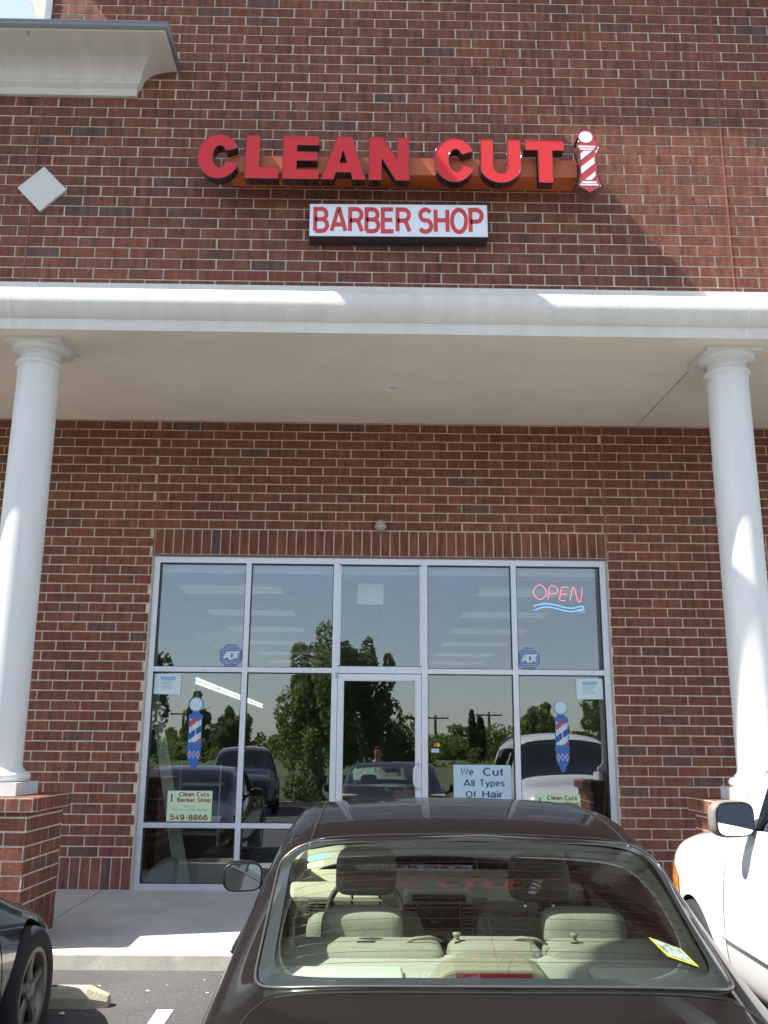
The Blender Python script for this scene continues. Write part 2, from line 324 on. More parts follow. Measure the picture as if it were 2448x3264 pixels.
# storefront frame, glass, door
vx = [(-2.332,-2.268), (-1.345,-1.289), (-.408,-.348), (.533,.595), (1.489,1.546), (2.450,2.517)]
def storefront(dx, name, door=True):
    f = MB(); y0, y1 = .022, .135
    for a, b in vx: f.box(a+dx, b+dx, y0, y1, .0, 3.355)
    for i in range(5):
        a, b = vx[i][1]+dx, vx[i+1][0]+dx; dr = door and i == 2
        f.box(a, b, y0+.002, y1, 3.29, 3.355)
        f.box(a, b, y0+.003, y1, 2.134, 2.205 if dr else 2.187)
        if not dr: f.box(a, b, y0+.002, y1, .585, .634); f.box(a, b, y0+.001, y1, 0, .057)
        # thin glazing stops make the dark line round each pane
        for (c, e) in ([(2.205, 3.29)] if dr else [(2.187, 3.29), (.634, 2.134), (.057, .585)]):
            for q in ((a, a+.007, c, e), (b-.007, b, c, e), (a+.007, b-.007, c, c+.006), (a+.007, b-.007, e-.009, e)): f.box(q[0], q[1], y0+.012, y0+.05, q[2], q[3], 1)
    if door:
        for q in ((vx[2][1]+dx, vx[2][1]+.022+dx, 2.215, 3.28), (vx[3][0]-.022+dx, vx[3][0]+dx, 2.215, 3.28)): f.box(q[0], q[1], y0+.006, y0+.04, q[2], q[3])
    F = f.build(name, [MM['alu'], MM['gasket']], BLD, bevel=.0015)
    for i in range(5):
        a, b = vx[i][1]+dx+.004, vx[i+1][0]+dx-.004; dr = door and i == 2
        for (c, e) in ([(2.203, 3.287)] if dr else [(2.185, 3.287), (.632, 2.136), (.055, .587)]):
            tl = random.uniform(-.0012, .0012); tz = random.uniform(-.0012, .0012); g = MB()
            yc = .063; w_, h_ = b-a, e-c
            vs = [(a, yc-tl*w_, c), (b, yc+tl*w_, c), (b, yc+tl*w_+tz*h_, e), (a, yc-tl*w_+tz*h_, e)]
            g.add(vs+[(x, y+.006, z) for x, y, z in vs], [(0,1,2,3),(7,6,5,4)]); g.build('window_pane', MM['glass'], F)
    ck = MB(); o = .011
    ck.box(FW[0]-o+dx, FW[0]+dx, .003, .05, 0, 3.357+o).box(FW[1]+dx, FW[1]+o+dx, .003, .05, 0, 3.357+o).box(FW[0]+dx, FW[1]+dx, .003, .05, 3.3555, 3.3575)
    ck.build('caulk_line', MM['caulk'], F)
    return F
storefront(0, 'storefront_frame'); storefront(6.612, 'neighbouring_storefront_frame', False)
dr = MB(); y0, y1 = .03, .075; a, b = -.345, .530
for q in ((a,a+.058,.01,2.128),(b-.058,b,.01,2.128),(a+.058,b-.058,2.066,2.128),(a+.058,b-.058,.01,.26)): dr.box(q[0],q[1],y0,y1,q[2],q[3])
for q in ((a+.058,a+.067,.26,2.066),(b-.067,b-.058,.26,2.066),(a+.067,b-.067,2.056,2.066),(a+.067,b-.067,.26,.27)): dr.box(q[0],q[1],y0+.006,y1-.01,q[2],q[3])
D = dr.build('door', MM['alu'], BLD, bevel=.0015)
g = MB(); g.box(a+.064, b-.064, .05, .056, .265, 2.06); g.build('door_glass', MM['glass'], D)
MB().tube([(.497,.03,1.222),(.492,-.02,1.22),(.47,-.035,1.205),(.452,-.038,1.17),(.450,-.038,1.05),(.458,-.038,1.015),(.475,-.035,.995),(.495,-.02,.985),(.500,.03,.983)], .0125, 12).build('door_handle', MM['alu'], D)
MB().tube([(-.30,.10,1.008),(.49,.10,1.008)], .013, 10).build('push_bar', MM['alu'], D)
MB().bbox(-.365,-.342,.008,.04,2.085,2.145,.003).build('pivot_hinge', mat('brushed_hinge', (.35,.34,.33), .4, metal=.8), D)
MB().box(FW[0], FW[1], -.02, .14, -.06, .0005).build('threshold', MM['concrete'], BLD)

# interior shell
wallc = mat('interior_wall_paint', (.20,.185,.16), .8, var=.04, vs=2)
ceil = mat('ceiling_tile', (.60,.60,.58), .9, var=.05, vs=30)
fl = mat('interior_floor', (.13,.12,.11), .35, var=.2, vs=3)
MB().box(-3.1,-2.95,.27,17,0,3.4).box(2.95,3.1,.27,17,0,3.4).box(-3.1,3.1,16.9,17.05,0,3.4).box(-2.95,FW[0]-.012,.265,.30,0,3.4).box(FW[1]+.012,2.95,.265,.3,0,3.4).build('interior_wall', wallc, BLD)
MB().box(-3.1,3.1,.14,17,-.05,-.001).build('interior_floor', fl, BLD)
cg = MB(); cg.box(-2.95,2.95,.26,16.9,3.36,3.40)
for i in range(11): cg.box(-2.95+i*.61-.012, -2.95+i*.61+.012, .26, 16.9, 3.352, 3.3595, 1)
for i in range(27): cg.box(-2.95, 2.95, .35+i*.61-.012, .35+i*.61+.012, 3.3525, 3.3595, 1)
cg.v = [(x, y, z-.16) for x, y, z in cg.v]
cg.box(-2.95,2.95,.137,.262,3.36,3.6)
cg.v[-8:] = [(x, y, z-.16) for x, y, z in cg.v[-8:]]
cg.build('interior_ceiling', [ceil, mat('ceiling_grid', (.50,.50,.49), .6)], BLD)
MB().box(4.0,9.2,2.5,2.6,0,4).box(4.0,4.1,.3,2.5,0,4).box(4,9.2,.14,2.5,-.05,-.001).box(4,9.2,.27,2.5,3.4,3.45).build('neighbour_interior', wallc, BLD)

# ================================================================== GROUND
def gz(y):
    if y > -2.6: return -.17
    if y > -9: return -.17+.04*(y+2.6)
    if y > -22: return -.426+.003*(y+9)
    return -.465+.012*(-y-22) if y > -60 else .0
asp = bpy.data.materials.new('asphalt'); asp.use_nodes = True; t = asp.node_tree; p = t.nodes['Principled BSDF']; L = t.links.new
tc = t.nodes.new('ShaderNodeTexCoord'); v = t.nodes.new('ShaderNodeTexVoronoi'); v.inputs['Scale'].default_value = 150; L(tc.outputs['Object'], v.inputs['Vector'])
r1 = ramp(t, [(0, (.045,.044,.045)), (.6, (.07,.067,.067)), (.93, (.10,.096,.09)), (1, (.17,.16,.15))]); L(v.outputs['Color'], r1.inputs[0])
n = t.nodes.new('ShaderNodeTexNoise'); n.inputs['Scale'].default_value = .8; n.inputs['Detail'].default_value = 7; L(tc.outputs['Object'], n.inputs['Vector'])
r2 = ramp(t, [(.35, (.8,.8,.82)), (.7, (1.3,1.28,1.25))]); L(n.outputs[0], r2.inputs[0])
mx = t.nodes.new('ShaderNodeMix'); mx.data_type = 'RGBA'; mx.blend_type = 'MULTIPLY'; mx.inputs[0].default_value = 1; L(r1.outputs[0], mx.inputs[6]); L(r2.outputs[0], mx.inputs[7]); L(mx.outputs[2], p.inputs['Base Color'])
p.inputs['Roughness'].default_value = .85; bp = t.nodes.new('ShaderNodeBump'); bp.inputs['Strength'].default_value = .5; bp.inputs['Distance'].default_value = .004; L(v.outputs['Distance'], bp.inputs['Height']); L(bp.outputs[0], p.inputs['Normal'])
ys = [-2.55,-2.6,-4,-6,-9,-14,-22,-28]
lot = MB(); lot.add([(x, y, gz(y)) for y in ys for x in (-40,40)], [(2*i, 2*i+1, 2*i+3, 2*i+2) for i in range(len(ys)-1)])
tag(lot.build('parking_lot', asp), kind='structure')
grass = mat('rough_grass', (.075,.085,.028), .95, var=.5, vs=1.2, bump=.6, bs=8)
gr = MB(); gys = [-27.9,-34,-44,-60,-120,-400]; gzs = [gz(-28)+.01, .0,.1,.25,.5,.6]
gr.add([(x, y, z) for y, z in zip(gys, gzs) for x in (-400,400)], [(2*i, 2*i+1, 2*i+3, 2*i+2) for i in range(5)])
gr.add([(-400,-28,-.6),(-40.01,-28,-.6),(-40.01,40,-.6),(-400,40,-.6),(40.01,-28,-.6),(400,-28,-.6),(400,40,-.6),(40.01,40,-.6),(-400,40,-.6),(400,40,-.6),(400,400,-.6),(-400,400,-.6)], [(0,1,2,3),(4,5,6,7),(8,9,10,11)])
tag(gr.build('grass_ground', grass), kind='structure')
MB().box(-9,9.2,.1,13,-.6,-.06).build('foundation', MM['concrete'], BLD)
# sidewalk slabs with tooled joints, and curb
sw = MB(); xs = [-9,-7.2,-5.4,-3.9,-2.62+.0,-1.1+.35,.75,2.4,4.1,5.9,7.7,9.2]
for a, b in zip(xs, xs[1:]):
    a += .006; b -= .006
    sw.add([(a,-2.44,-.046),(b,-2.44,-.046),(b,.005,.0),(a,.005,.0),(a,-2.44,-.2),(b,-2.44,-.2),(b,.005,-.2),(a,.005,-.2)], [(0,1,2,3),(0,4,5,1),(1,5,6,2),(2,6,7,3),(3,7,4,0)])
sw.box(-9,9.2,-2.43,0,-.3,-.055,1)
tag(sw.build('sidewalk', [MM['concrete'], MM['black']], bevel=.004), kind='structure')
cu = MB(); cu.prism([(-2.436,-.3),(-2.436,-.0465),(-2.57,-.049),(-2.59,-.056),(-2.60,-.075),(-2.615,-.3)], -9, 9.2, axis='x')
tag(cu.build('curb', [MM['curb']], bevel=.003), kind='structure')

# ================================================================== flat-work helpers (polygons, lettering)
def poly_obj(name, loops, y, depth, mat_, parent=None, smooth=False):
    """loops of (x, z): outer outline and holes, filled and given a thickness towards +y"""
    c = bpy.data.curves.new(name, 'CURVE'); c.dimensions = '2D'; c.fill_mode = 'BOTH'; c.extrude = depth/2
    for lp in loops:
        s = c.splines.new('POLY'); s.points.add(len(lp)-1)
        for i, (x, z) in enumerate(lp): s.points[i].co = (x, z, 0, 1)
        s.use_cyclic_u = True
    return curve_to(c, name, y+depth/2, mat_, parent)
def curve_to(c, name, y, mat_, parent):
    o = bpy.data.objects.new('tmp', c); COL.objects.link(o); me = evalmesh(o); bpy.data.objects.remove(o)
    for v in me.vertices: v.co = (v.co.x, y-v.co.z, v.co.y)
    me.materials.clear(); me.materials.append(mat_); me.name = name
    q = bpy.data.objects.new(name, me); COL.objects.link(q); q.parent = parent; return q
def lettering(txt, x0, x1, z0, z1, y, mat_, parent=None, bold=0., depth=.0012, name='lettering', shear=0, space=1.0):
    c = bpy.data.curves.new(name, 'FONT'); c.body = txt; c.size = 1; c.offset = bold; c.extrude = .5; c.shear = shear; c.space_character = space; c.resolution_u = 6
    o = bpy.data.objects.new('tmp', c); COL.objects.link(o); me = evalmesh(o); bpy.data.objects.remove(o)
    xs = [v.co.x for v in me.vertices]; zs = [v.co.y for v in me.vertices]; a, b, d, e = min(xs), max(xs), min(zs), max(zs)
    for v in me.vertices: v.co = (x0+(v.co.x-a)/(b-a)*(x1-x0), y-v.co.z*depth, z0+(v.co.y-d)/(e-d)*(z1-z0))
    me.materials.clear(); me.materials.append(mat_)
    q = bpy.data.objects.new(name, me); COL.objects.link(q); q.parent = parent; return q
def ell(cx, cz, rx, rz, a0, a1, n=28): return [(cx+rx*cos(R(a0+(a1-a0)*i/n)), cz+rz*sin(R(a0+(a1-a0)*i/n))) for i in range(n+1)]
def circ(cx, cz, r, n=32, rz=None): return ell(cx, cz, r, rz or r, 0, 360-360/n, n-1)
def rect(x0, x1, z0, z1): return [(x0,z0),(x1,z0),(x1,z1),(x0,z1)]
def clip(poly, x0, x1, z0, z1):
    for ax, lim, sg in ((0,x0,1),(0,x1,-1),(1,z0,1),(1,z1,-1)):
        out = []
        for i in range(len(poly)):
            p, q = poly[i-1], poly[i]; a, b = (p[ax]-lim)*sg, (q[ax]-lim)*sg
            if (a >= 0) != (b >= 0): t_ = a/(a-b); out.append((p[0]+(q[0]-p[0])*t_, p[1]+(q[1]-p[1])*t_))
            if b >= 0: out.append(q)
        poly = out
        if not poly: return []
    return poly

# ------------------------------------------------------------------ plain sans lettering drawn as ribbons
def _A(cx, cy, rx, ry, a0, a1, n=12): return [(cx+rx*cos(R(a0+(a1-a0)*i/n)), cy+ry*sin(R(a0+(a1-a0)*i/n))) for i in range(n+1)]
def _glyphs():
    G = {}
    G['A'] = (.70, [[(0,0),(.32,1),(.38,1),(.70,0)], [(.12,.30),(.58,.30)]])
    G['B'] = (.60, [[(0,0),(0,1),(.32,1)]+_A(.32,.765,.235,.235,90,-90)+[(0,.53)], [(0,0),(.33,0)]+_A(.33,.265,.27,.265,-90,90)+[(.1,.53)]])
    G['C'] = (.66, [_A(.35,.5,.35,.5,48,312,22)])
    G['D'] = (.62, [[(0,0),(0,1),(.26,1)]+_A(.26,.5,.36,.5,90,-90,18)+[(0,0)]])
    G['E'] = (.52, [[(.52,1),(0,1),(0,0),(.54,0)], [(0,.52),(.48,.52)]])
    G['F'] = (.5, [[(.5,1),(0,1),(0,0)], [(0,.52),(.44,.52)]])
    G['H'] = (.58, [[(0,0),(0,1)], [(.58,0),(.58,1)], [(0,.52),(.58,.52)]])
    G['I'] = (.0, [[(0,0),(0,1)]])
    G['N'] = (.58, [[(0,0),(0,1),(.58,0),(.58,1)]])
    G['O'] = (.70, [_A(.35,.5,.35,.5,90,450,30)])
    G['P'] = (.56, [[(0,0),(0,1),(.30,1)]+_A(.30,.735,.26,.265,90,-90)+[(0,.47)]])
    G['R'] = (.60, [[(0,0),(0,1),(.32,1)]+_A(.32,.745,.25,.255,90,-90)+[(0,.49)], [(.30,.49),(.42,.42),(.60,0)]])
    G['S'] = (.58, [_A(.30,.75,.26,.25,28,270,16)[:-1]+_A(.29,.26,.29,.26,90,-152,16)])
    G['T'] = (.60, [[(0,1),(.60,1)], [(.30,1),(.30,0)]])
    G['V'] = (.62, [[(0,1),(.31,0),(.62,1)]])
    G['W'] = (.92, [[(0,1),(.23,0),(.46,1),(.69,0),(.92,1)]])
    G['a'] = (.46, [[(.44,0),(.44,.50)]+_A(.235,.52,.205,.19,0,160,10), _A(.20,.20,.20,.20,60,330,14)+[(.44,.30)]])
    G['b'] = (.46, [[(0,0),(0,1)], _A(.23,.35,.23,.36,90,450,20)])
    G['e'] = (.47, [[(.0,.37),(.47,.37)]+_A(.235,.37,.235,.34,0,310,20)])
    G['f'] = (.26, [[(.12,0),(.12,.85)]+_A(.24,.85,.12,.15,180,90,6), [(0,.68),(.26,.68)]])
    G['g'] = (.46, [_A(.23,.37,.23,.33,0,360,20), [(.46,.7),(.46,-.1)]+_A(.25,-.1,.21,.16,0,-150,10)])
    G['h'] = (.42, [[(0,0),(0,1)], _A(.21,.45,.21,.25,180,0,10)+[(.42,0)]])
    G['i'] = (.0, [[(0,0),(0,.70)], [(0,.86),(0,1)]]); G['l'] = (.0, [[(0,0),(0,1)]])
    G['n'] = (.42, [[(0,0),(0,.70)], _A(.21,.45,.21,.25,180,0,10)+[(.42,0)]])
    G['o'] = (.48, [_A(.24,.35,.24,.35,90,450,24)])
    G['p'] = (.46, [[(0,-.28),(0,.70)], _A(.23,.35,.23,.36,90,450,20)])
    G['r'] = (.26, [[(0,0),(0,.70)], _A(.24,.44,.24,.26,170,80,6)])
    G['s'] = (.40, [_A(.205,.53,.18,.17,30,270,10)[:-1]+_A(.20,.18,.20,.18,90,-150,12)])
    G['t'] = (.26, [[(.10,.92),(.10,.14)]+_A(.22,.14,.12,.14,180,270,6), [(0,.68),(.25,.68)]])
    G['u'] = (.42, [[(0,.70),(0,.25)]+_A(.21,.25,.21,.25,180,360,10)+[(.42,.70)], [(.42,.25),(.42,0)]])
    G['y'] = (.44, [[(0,.70),(.22,.02)], [(.44,.70),(.17,-.20),(.03,-.28)]])
    G['0'] = (.54, [_A(.27,.5,.27,.5,90,450,26)]); G['1'] = (.2, [[(0,.82),(.2,1),(.2,0)]])
    G['4'] = (.58, [[(.58,.28),(0,.28),(.42,1),(.42,0)]])
    G['5'] = (.54, [[(.50,1),(.12,1),(.06,.52)]+_A(.26,.33,.28,.33,125,-145,18)])
    G['6'] = (.54, [_A(.27,.32,.27,.32,90,450,22), [(.01,.36)]+_A(.32,.52,.31,.48,185,60,12)])
    G['8'] = (.54, [_A(.27,.75,.23,.25,270,630,20), _A(.27,.26,.27,.26,90,450,20)])
    G['9'] = (.54, [_A(.27,.68,.27,.32,270,630,22), [(.53,.64)]+_A(.22,.48,.31,.48,5,-120,12)])
    G['-'] = (.28, [[(0,.40),(.28,.40)]]); G['.'] = (.0, [[(0,0),(0,.10)]])
    return G
GL = _glyphs()
def ribbon_text(txt, x0, x1, z0, z1, y, mat_, parent=None, w=.15, gap=.20, depth=.0012, name='lettering', shear=0, word=.42):
    vs, fs, X0, lay = [], [], 0, 0
    for ch in txt:
        if ch == ' ': X0 += word; continue
        adv, strokes = GL[ch]
        for s in strokes:
            P = []
            for p in s:
                if not P or (abs(p[0]-P[-1][0])+abs(p[1]-P[-1][1])) > 1e-4: P.append(p)
            b = len(vs); closed = len(P) > 8 and abs(P[0][0]-P[-1][0])+abs(P[0][1]-P[-1][1]) < 1e-3
            lay = (lay+1) % 5
            for i, (px_, py_) in enumerate(P):
                a = P[i-1] if i else (P[-2] if closed else None); c = P[i+1] if i < len(P)-1 else (P[1] if closed else None)
                d1 = Vector((px_-a[0], py_-a[1])).normalized() if a else None; d2 = Vector((c[0]-px_, c[1]-py_)).normalized() if c else None
                d1 = d1 or d2; d2 = d2 or d1; n1 = Vector((-d1.y, d1.x)); n2 = Vector((-d2.y, d2.x)); m_ = (n1+n2)
                if m_.length < .3: m_ = n1
                m_ = m_.normalized(); k_ = min(1.6, 1/max(.35, m_.dot(n1)))
                for sg in (1, -1): vs.append((X0+px_+m_.x*sg*w/2*k_+shear*py_, lay, py_+m_.y*sg*w/2*k_))
            fs += [(b+2*i, b+2*i+1, b+2*i+3, b+2*i+2) for i in range(len(P)-1)]
        X0 += adv+gap+w*.6
    xs = [v[0] for v in vs]; zs = [v[2] for v in vs]; a, b, c, d_ = min(xs), max(xs), min(zs), max(zs)
    F = lambda v, e: (x0+(v[0]-a)/(b-a)*(x1-x0), y-depth*.5-v[1]*depth*.1+e, z0+(v[2]-c)/(d_-c)*(z1-z0))
    m = MB(); m.add([F(v, 0) for v in vs], fs); return m.build(name, mat_, parent)

# ================================================================== CHANNEL LETTER SIGN
red_face = mat('red_acrylic', (.66,.030,.036), .5, spec=.3, var=.05, vs=30)
ret_m = mat('dark_letter_return', (.035,.012,.014), .25, coat=.6)
trim_m = mat('glossy_trim_cap', (.06,.015,.02), .12, coat=1)
race_m = mat('painted_raceway', (.52,.115,.035), .5, var=.08, vs=6)
SG = thing('shop_sign', 'red raised letters reading CLEAN CUT with a barber pole on the upper wall', 'sign', (0, YU, 6.3))
inv = Matrix.Translation((0, -YU, -6.3))
def child(o, p):
    o.parent = p; o.matrix_parent_inverse = Matrix.Translation(p.location).inverted() if p.type == 'EMPTY' else Matrix(); return o
child(MB().box(-1.29, 1.77, -2.622, YU, 6.268, 6.440).build('raceway', race_m, bevel=.003), SG)
def letter(loops, x0, x1, z0=6.186, z1=6.612):
    L_ = [[((x0+u*(x1-x0))*.9925, 1.385+(z0+v*(z1-z0)-1.385)*.9925) for u, v in lp] for lp in loops]
    b = poly_obj('letter', L_, -2.715, .0945, ret_m); child(b, SG)
    poly_obj('letter_face', L_, -2.7195, .0045, red_face, b)
    tb = MB()
    for lp in L_: tb.tube([(x, -2.718, z) for x, z in lp], .0042, 6, closed=True)
    tb.build('trim_cap', trim_m, b)
Cl = [ell(.5,.5,.5,.515, 27, 333, 44)+ell(.53,.5,.205,.27, -33, -327, 30)]
Cl[0] = ell(.5,.5,.5,.515, 24, 339, 44)+[(.70,.40)]+ell(.53,.5,.178,.255, -34, -330, 30)+[(.70,.63)]
letter(Cl, -1.567, -1.203)
letter([[(0,0),(1,0),(1,.27),(.42,.27),(.42,1),(0,1)]], -1.15, -.855)
letter([[(0,0),(1,0),(1,.225),(.38,.225),(.38,.43),(.945,.43),(.945,.63),(.38,.63),(.38,.79),(.985,.79),(.985,1),(0,1)]], -.821, -.503)
letter([[(0,0),(.287,0),(.334,.17),(.675,.17),(.71,0),(1,0),(.69,1),(.35,1)], [(.41,.385),(.583,.385),(.494,.70)]], -.486, -.096)
letter([[(0,0),(.315,0),(.315,.52),(.67,0),(1,0),(1,1),(.70,1),(.70,.49),(.345,1),(0,1)]], -.066, .287)
letter(Cl, .507, .862)
letter([[(0,1),(0,.36)]+ell(.5,.37,.5,.385,180,360,26)+[(1,.36),(1,1),(.665,1),(.665,.36)]+ell(.495,.37,.17,.15,0,-180,16)+[(.325,.36),(.325,1)]], .911, 1.269)
letter([[(0,1),(0,.755),(.335,.755),(.335,0),(.70,0),(.70,.755),(1,.755),(1,1)]], 1.306, 1.651)
# barber pole emblem of the sign
px = lambda u, v: (1.848+(u-1357)*.001168, 6.573-(v-225)*.00129)
hw = [(205,66),(235,66),(252,78),(268,82),(292,76),(310,64),(340,60),(500,62),(530,70),(556,80),(575,82),(592,52),(606,24),(622,0)]
out = [px(1360+a, b) for b, a in hw]+[px(1360-a, b) for b, a in hw[::-1][1:]]
out = ell(px(1347,195)[0], px(1347,195)[1], .078, .079, 195, -15, 20)+out
eb = poly_obj('barber_pole_emblem', [out], -2.715, .13, mat('beige_sign_return', (.12,.06,.05), .3, coat=.5)); child(eb, SG)
poly_obj('emblem_face', [out], -2.7195, .0045, mat('dull_red_acrylic', (.50,.035,.04), .3, coat=.4), eb)
wh = mat('white_acrylic', (.80,.82,.86), .35)
for i, pl in enumerate([circ(px(1347,198)[0], px(1347,198)[1], .060, 32, .056), [px(1285,265),px(1418,265),px(1414,279),px(1290,279)], [px(1297,286),px(1407,286),px(1402,297),px(1304,297)],
        [px(1300,378),px(1300,330),px(1328,304),px(1392,304)], [px(1302,482),px(1302,430),px(1404,350),px(1405,400)], [px(1328,528),px(1406,462),px(1408,495),px(1374,528)],
        [px(1305,538),px(1410,538),px(1414,551),px(1302,551)], [px(1292,557),px(1422,557),px(1426,570),px(1288,570)]]):
    poly_obj('white_panel', [pl], -2.7215, .0018, wh, eb)
tb = MB(); tb.tube([(x, -2.718, z) for x, z in out], .0045, 6, closed=True); tb.build('trim_cap', trim_m, eb)

# box sign
BS = thing('box_sign', 'white rectangular box sign with red words BARBER SHOP below the raised letters', 'sign', (-.583, YU, 5.69)); BS.rotation_euler = (0, R(-.5), 0)
bx = lambda o: (setattr(o, 'parent', BS), o)[1]
W, H = 1.567, .322
f = MB(); f.box(0, W, -.148, 0, 0, H); bx(f.build('sign_cabinet', mat('bronze_cabinet', (.06,.05,.055), .4, metal=.3), bevel=.003))
bx(MB().box(.006, W-.006, -.1525, -.148, .006, H-.006).build('sign_face', mat('white_sign_face', (.78,.80,.86), .4, var=.02, vs=5)))
bx(ribbon_text('BARBER', .037, .895, .032, .288, -.1528, mat('red_vinyl', (.60,.045,.045), .4), w=.2, gap=.10))
bx(ribbon_text('SHOP', .955, 1.530, .030, .290, -.1528, bpy.data.materials['red_vinyl'], w=.2, gap=.10))

# soffit light, wall light
fx = thing('soffit_light', 'round white recessed light flush in the porch ceiling', 'ceiling light', (.183, -1.208, 4.828))
MB().lathe([(.045,.004),(.055,-.004),(.082,-.012),(.092,-.008),(.094,.004)], n=40).build('trim_ring', MM['white'], fx)
MB().lathe([(0,.002),(.046,.002)], n=32).build('lens', mat('frosted_lens', (.62,.60,.55), .3), fx)
wl = thing('wall_sensor_light', 'small grey dome light on the brick above the storefront', 'wall light', (.087, 0, 3.692))
MB().lathe([(0,0),(.045,0),(.045,-.03),(.02,-.035)], n=24, axis='y').build('back_plate', MM['white'], wl)
gm = mat('grey_cast_housing', (.40,.39,.34), .5)
MB().lathe([(0,.070),(.025,.067),(.045,.052),(.053,.034),(.054,.016),(.06,.012),(.066,.0),(.066,-.018),(.058,-.024)], (0,-.07,0), 32).build('housing', gm, wl)
MB().lathe([(.056,-.022),(.052,-.034),(.03,-.048),(0,-.052)], (0,-.07,0), 32).build('lens', mat('lamp_lens', (.38,.36,.31), .3), wl)

# ================================================================== WINDOW STICKERS AND SIGNS (inside face of the glass)
YG = .0555
def sticker_pole(cx, label):
    T = thing('barber_pole_decal', label, 'window sticker', (cx, YG, 1.15), group='barber pole stickers on the window'); P = lambda n, l, y, m: (setattr(q := poly_obj(n, l, y, .0007, m), 'parent', T), q)[1]
    blue = MM.setdefault('dblue', mat('decal_blue', (.03,.11,.40), .4)); lb = MM.setdefault('dlb', mat('decal_pale', (.50,.64,.68), .4)); rd = MM.setdefault('dred', mat('decal_red', (.50,.04,.045), .4)); nv = MM.setdefault('dnv', mat('decal_navy', (.02,.05,.26), .4)); mb_ = MM.setdefault('dmid', mat('decal_mid_blue', (.08,.22,.50), .4))
    P('ball_ring', [circ(0,.650,.075)], 0, blue); P('ball_edge', [circ(0,.650,.071), circ(0,.650,.066)[::-1]], -.0012, lb); P('ball', [circ(-.002,.652,.062)], -.0012, lb)
    body = [(-.03,.59),(.03,.59),(.036,.57),(.05,.555),(.072,.545),(.075,.52),(.068,.508),(.067,.27),(.072,.262),(.078,.235),(.072,.215),(.068,.12),(.05,.075),(.034,.055),(.03,.025),(.012,.004),(0,0)]
    P('pole_body', [body+[(-x, z) for x, z in body[::-1][1:]]], 0, blue)
    P('glass_cylinder', [rect(-.060,.060,.272,.505)], -.0012, lb)
    for k, m in ((-.10,rd),(.03,nv),(.155,rd)):
        z0 = .275+k; q = clip([(-.2,z0-.11),(.2,z0+.17),(.2,z0+.235),(-.2,z0-.045)], -.060,.060,.272,.505)
        if q: P('stripe', [q], -.002, m)
    for a, b in ((-.066,-.062),(-.036,-.031),(.0,.006),(.011,.014),(.040,.044),(.062,.066)): P('highlight_line', [rect(a,b,.275,.485)], -.0028, mb_ if abs(a) > .03 else lb)
    for z in (.262,.248,.222,.525): P('band_line', [rect(-.062,.062,z,z+.004)], -.0012, mb_)
    for cx_ in (-.042,0,.042):
        P('diamond', [[(cx_-.019,.15),(cx_,.108),(cx_+.019,.15),(cx_,.192)]], -.0012, lb); P('diamond_centre', [[(cx_-.014,.15),(cx_,.12),(cx_+.014,.15),(cx_,.18)]], -.002, rd if cx_ else blue)
sticker_pole(-1.805, 'blue red and white barber pole sticker in the left window above a green placard')
sticker_pole(1.985, 'blue red and white barber pole sticker in the right window, below the OPEN sign')
adtm = mat('security_blue', (.14,.20,.40), .5); adl = mat('security_pale', (.48,.58,.68), .5)
def octo(cx, cz, r): return [(cx+r*a, cz+r*b) for a, b in ((-.42,-1),(.42,-1),(1,-.42),(1,.42),(.42,1),(-.42,1),(-1,.42),(-1,-.42))]
def security(cx, cz, label):
    T = thing('security_sticker', label, 'window sticker', (cx, YG, cz), group='octagonal alarm stickers'); r = .122
    for n, l, y, m in (('backing', [octo(0,0,r)], 0, adtm), ('border', [octo(0,0,r), octo(0,0,r-.004)[::-1]], -.001, adl), ('frame_line', [rect(-.085,.090,-.062,.068), rect(-.081,.086,-.058,.064)[::-1]], -.001, adl)):
        poly_obj(n, l, y, .0007, m).parent = T
    for tx, q, b in (('Secured by',(-.058,.065,.080,.105),.01),('1-800-ADT-ASAP',(-.070,.072,-.088,-.073),.01),('www.adt.com',(-.048,.046,-.106,-.095),.0)):
        lettering(tx, *q, -.001, adl, T, bold=b, depth=.0006)
    ribbon_text('ADT', -.078, .084, -.042, .044, -.001, MM.setdefault('adtw', mat('security_white', (.60,.72,.74), .5)), T, w=.27, gap=-.18, depth=.001)
security(-1.473, 2.309, 'blue octagonal alarm sticker in the upper left pane, beside the second upright')
security(1.666, 2.306, 'blue octagonal alarm sticker in the upper right pane under the OPEN sign')
pap = mat('pale_paper', (.58,.70,.74), .7); gy = mat('grey_print', (.30,.36,.42), .7); nb = mat('notice_blue', (.08,.34,.66), .6)
def notice(x0, x1, z0, z1, label, rot=0):
    T = thing('paper_notice', label, 'notice', (x0, YG, z0), group='paper notices taped in the windows'); T.rotation_euler = (0, rot, 0); w_, h_ = x1-x0, z1-z0
    poly_obj('sheet', [rect(0,w_,0,h_)], 0, .0006, pap).parent = T; poly_obj('heading_bar', [rect(.24*w_,.78*w_,.70*h_,.85*h_)], -.001, .0006, nb).parent = T
    ribbon_text('NOTICE', .28*w_, .74*w_, .725*h_, .825*h_, -.0018, pap, T, w=.2, depth=.0005)
    for i in range(6):
        z = h_*(.63-.07*i); a = random.uniform(.22,.32); b = random.uniform(.6,.78)
        if i == 3: a, b = .42, .55
        poly_obj('print_line', [rect(a*w_, b*w_, z, z+.005)], -.001, .0005, gy).parent = T
notice(-2.258, -1.98, 1.905, 2.115, 'pale blue paper notice in the top left corner of the left window', .01)
notice(2.155, 2.434, 1.888, 2.10, 'pale blue paper notice in the top right corner of the right window', -.012)
gb = mat('pale_green_board', (.55,.70,.45), .6); mr_ = mat('maroon_print', (.20,.02,.015), .6); gp = mat('purple_print', (.08,.05,.20), .6)
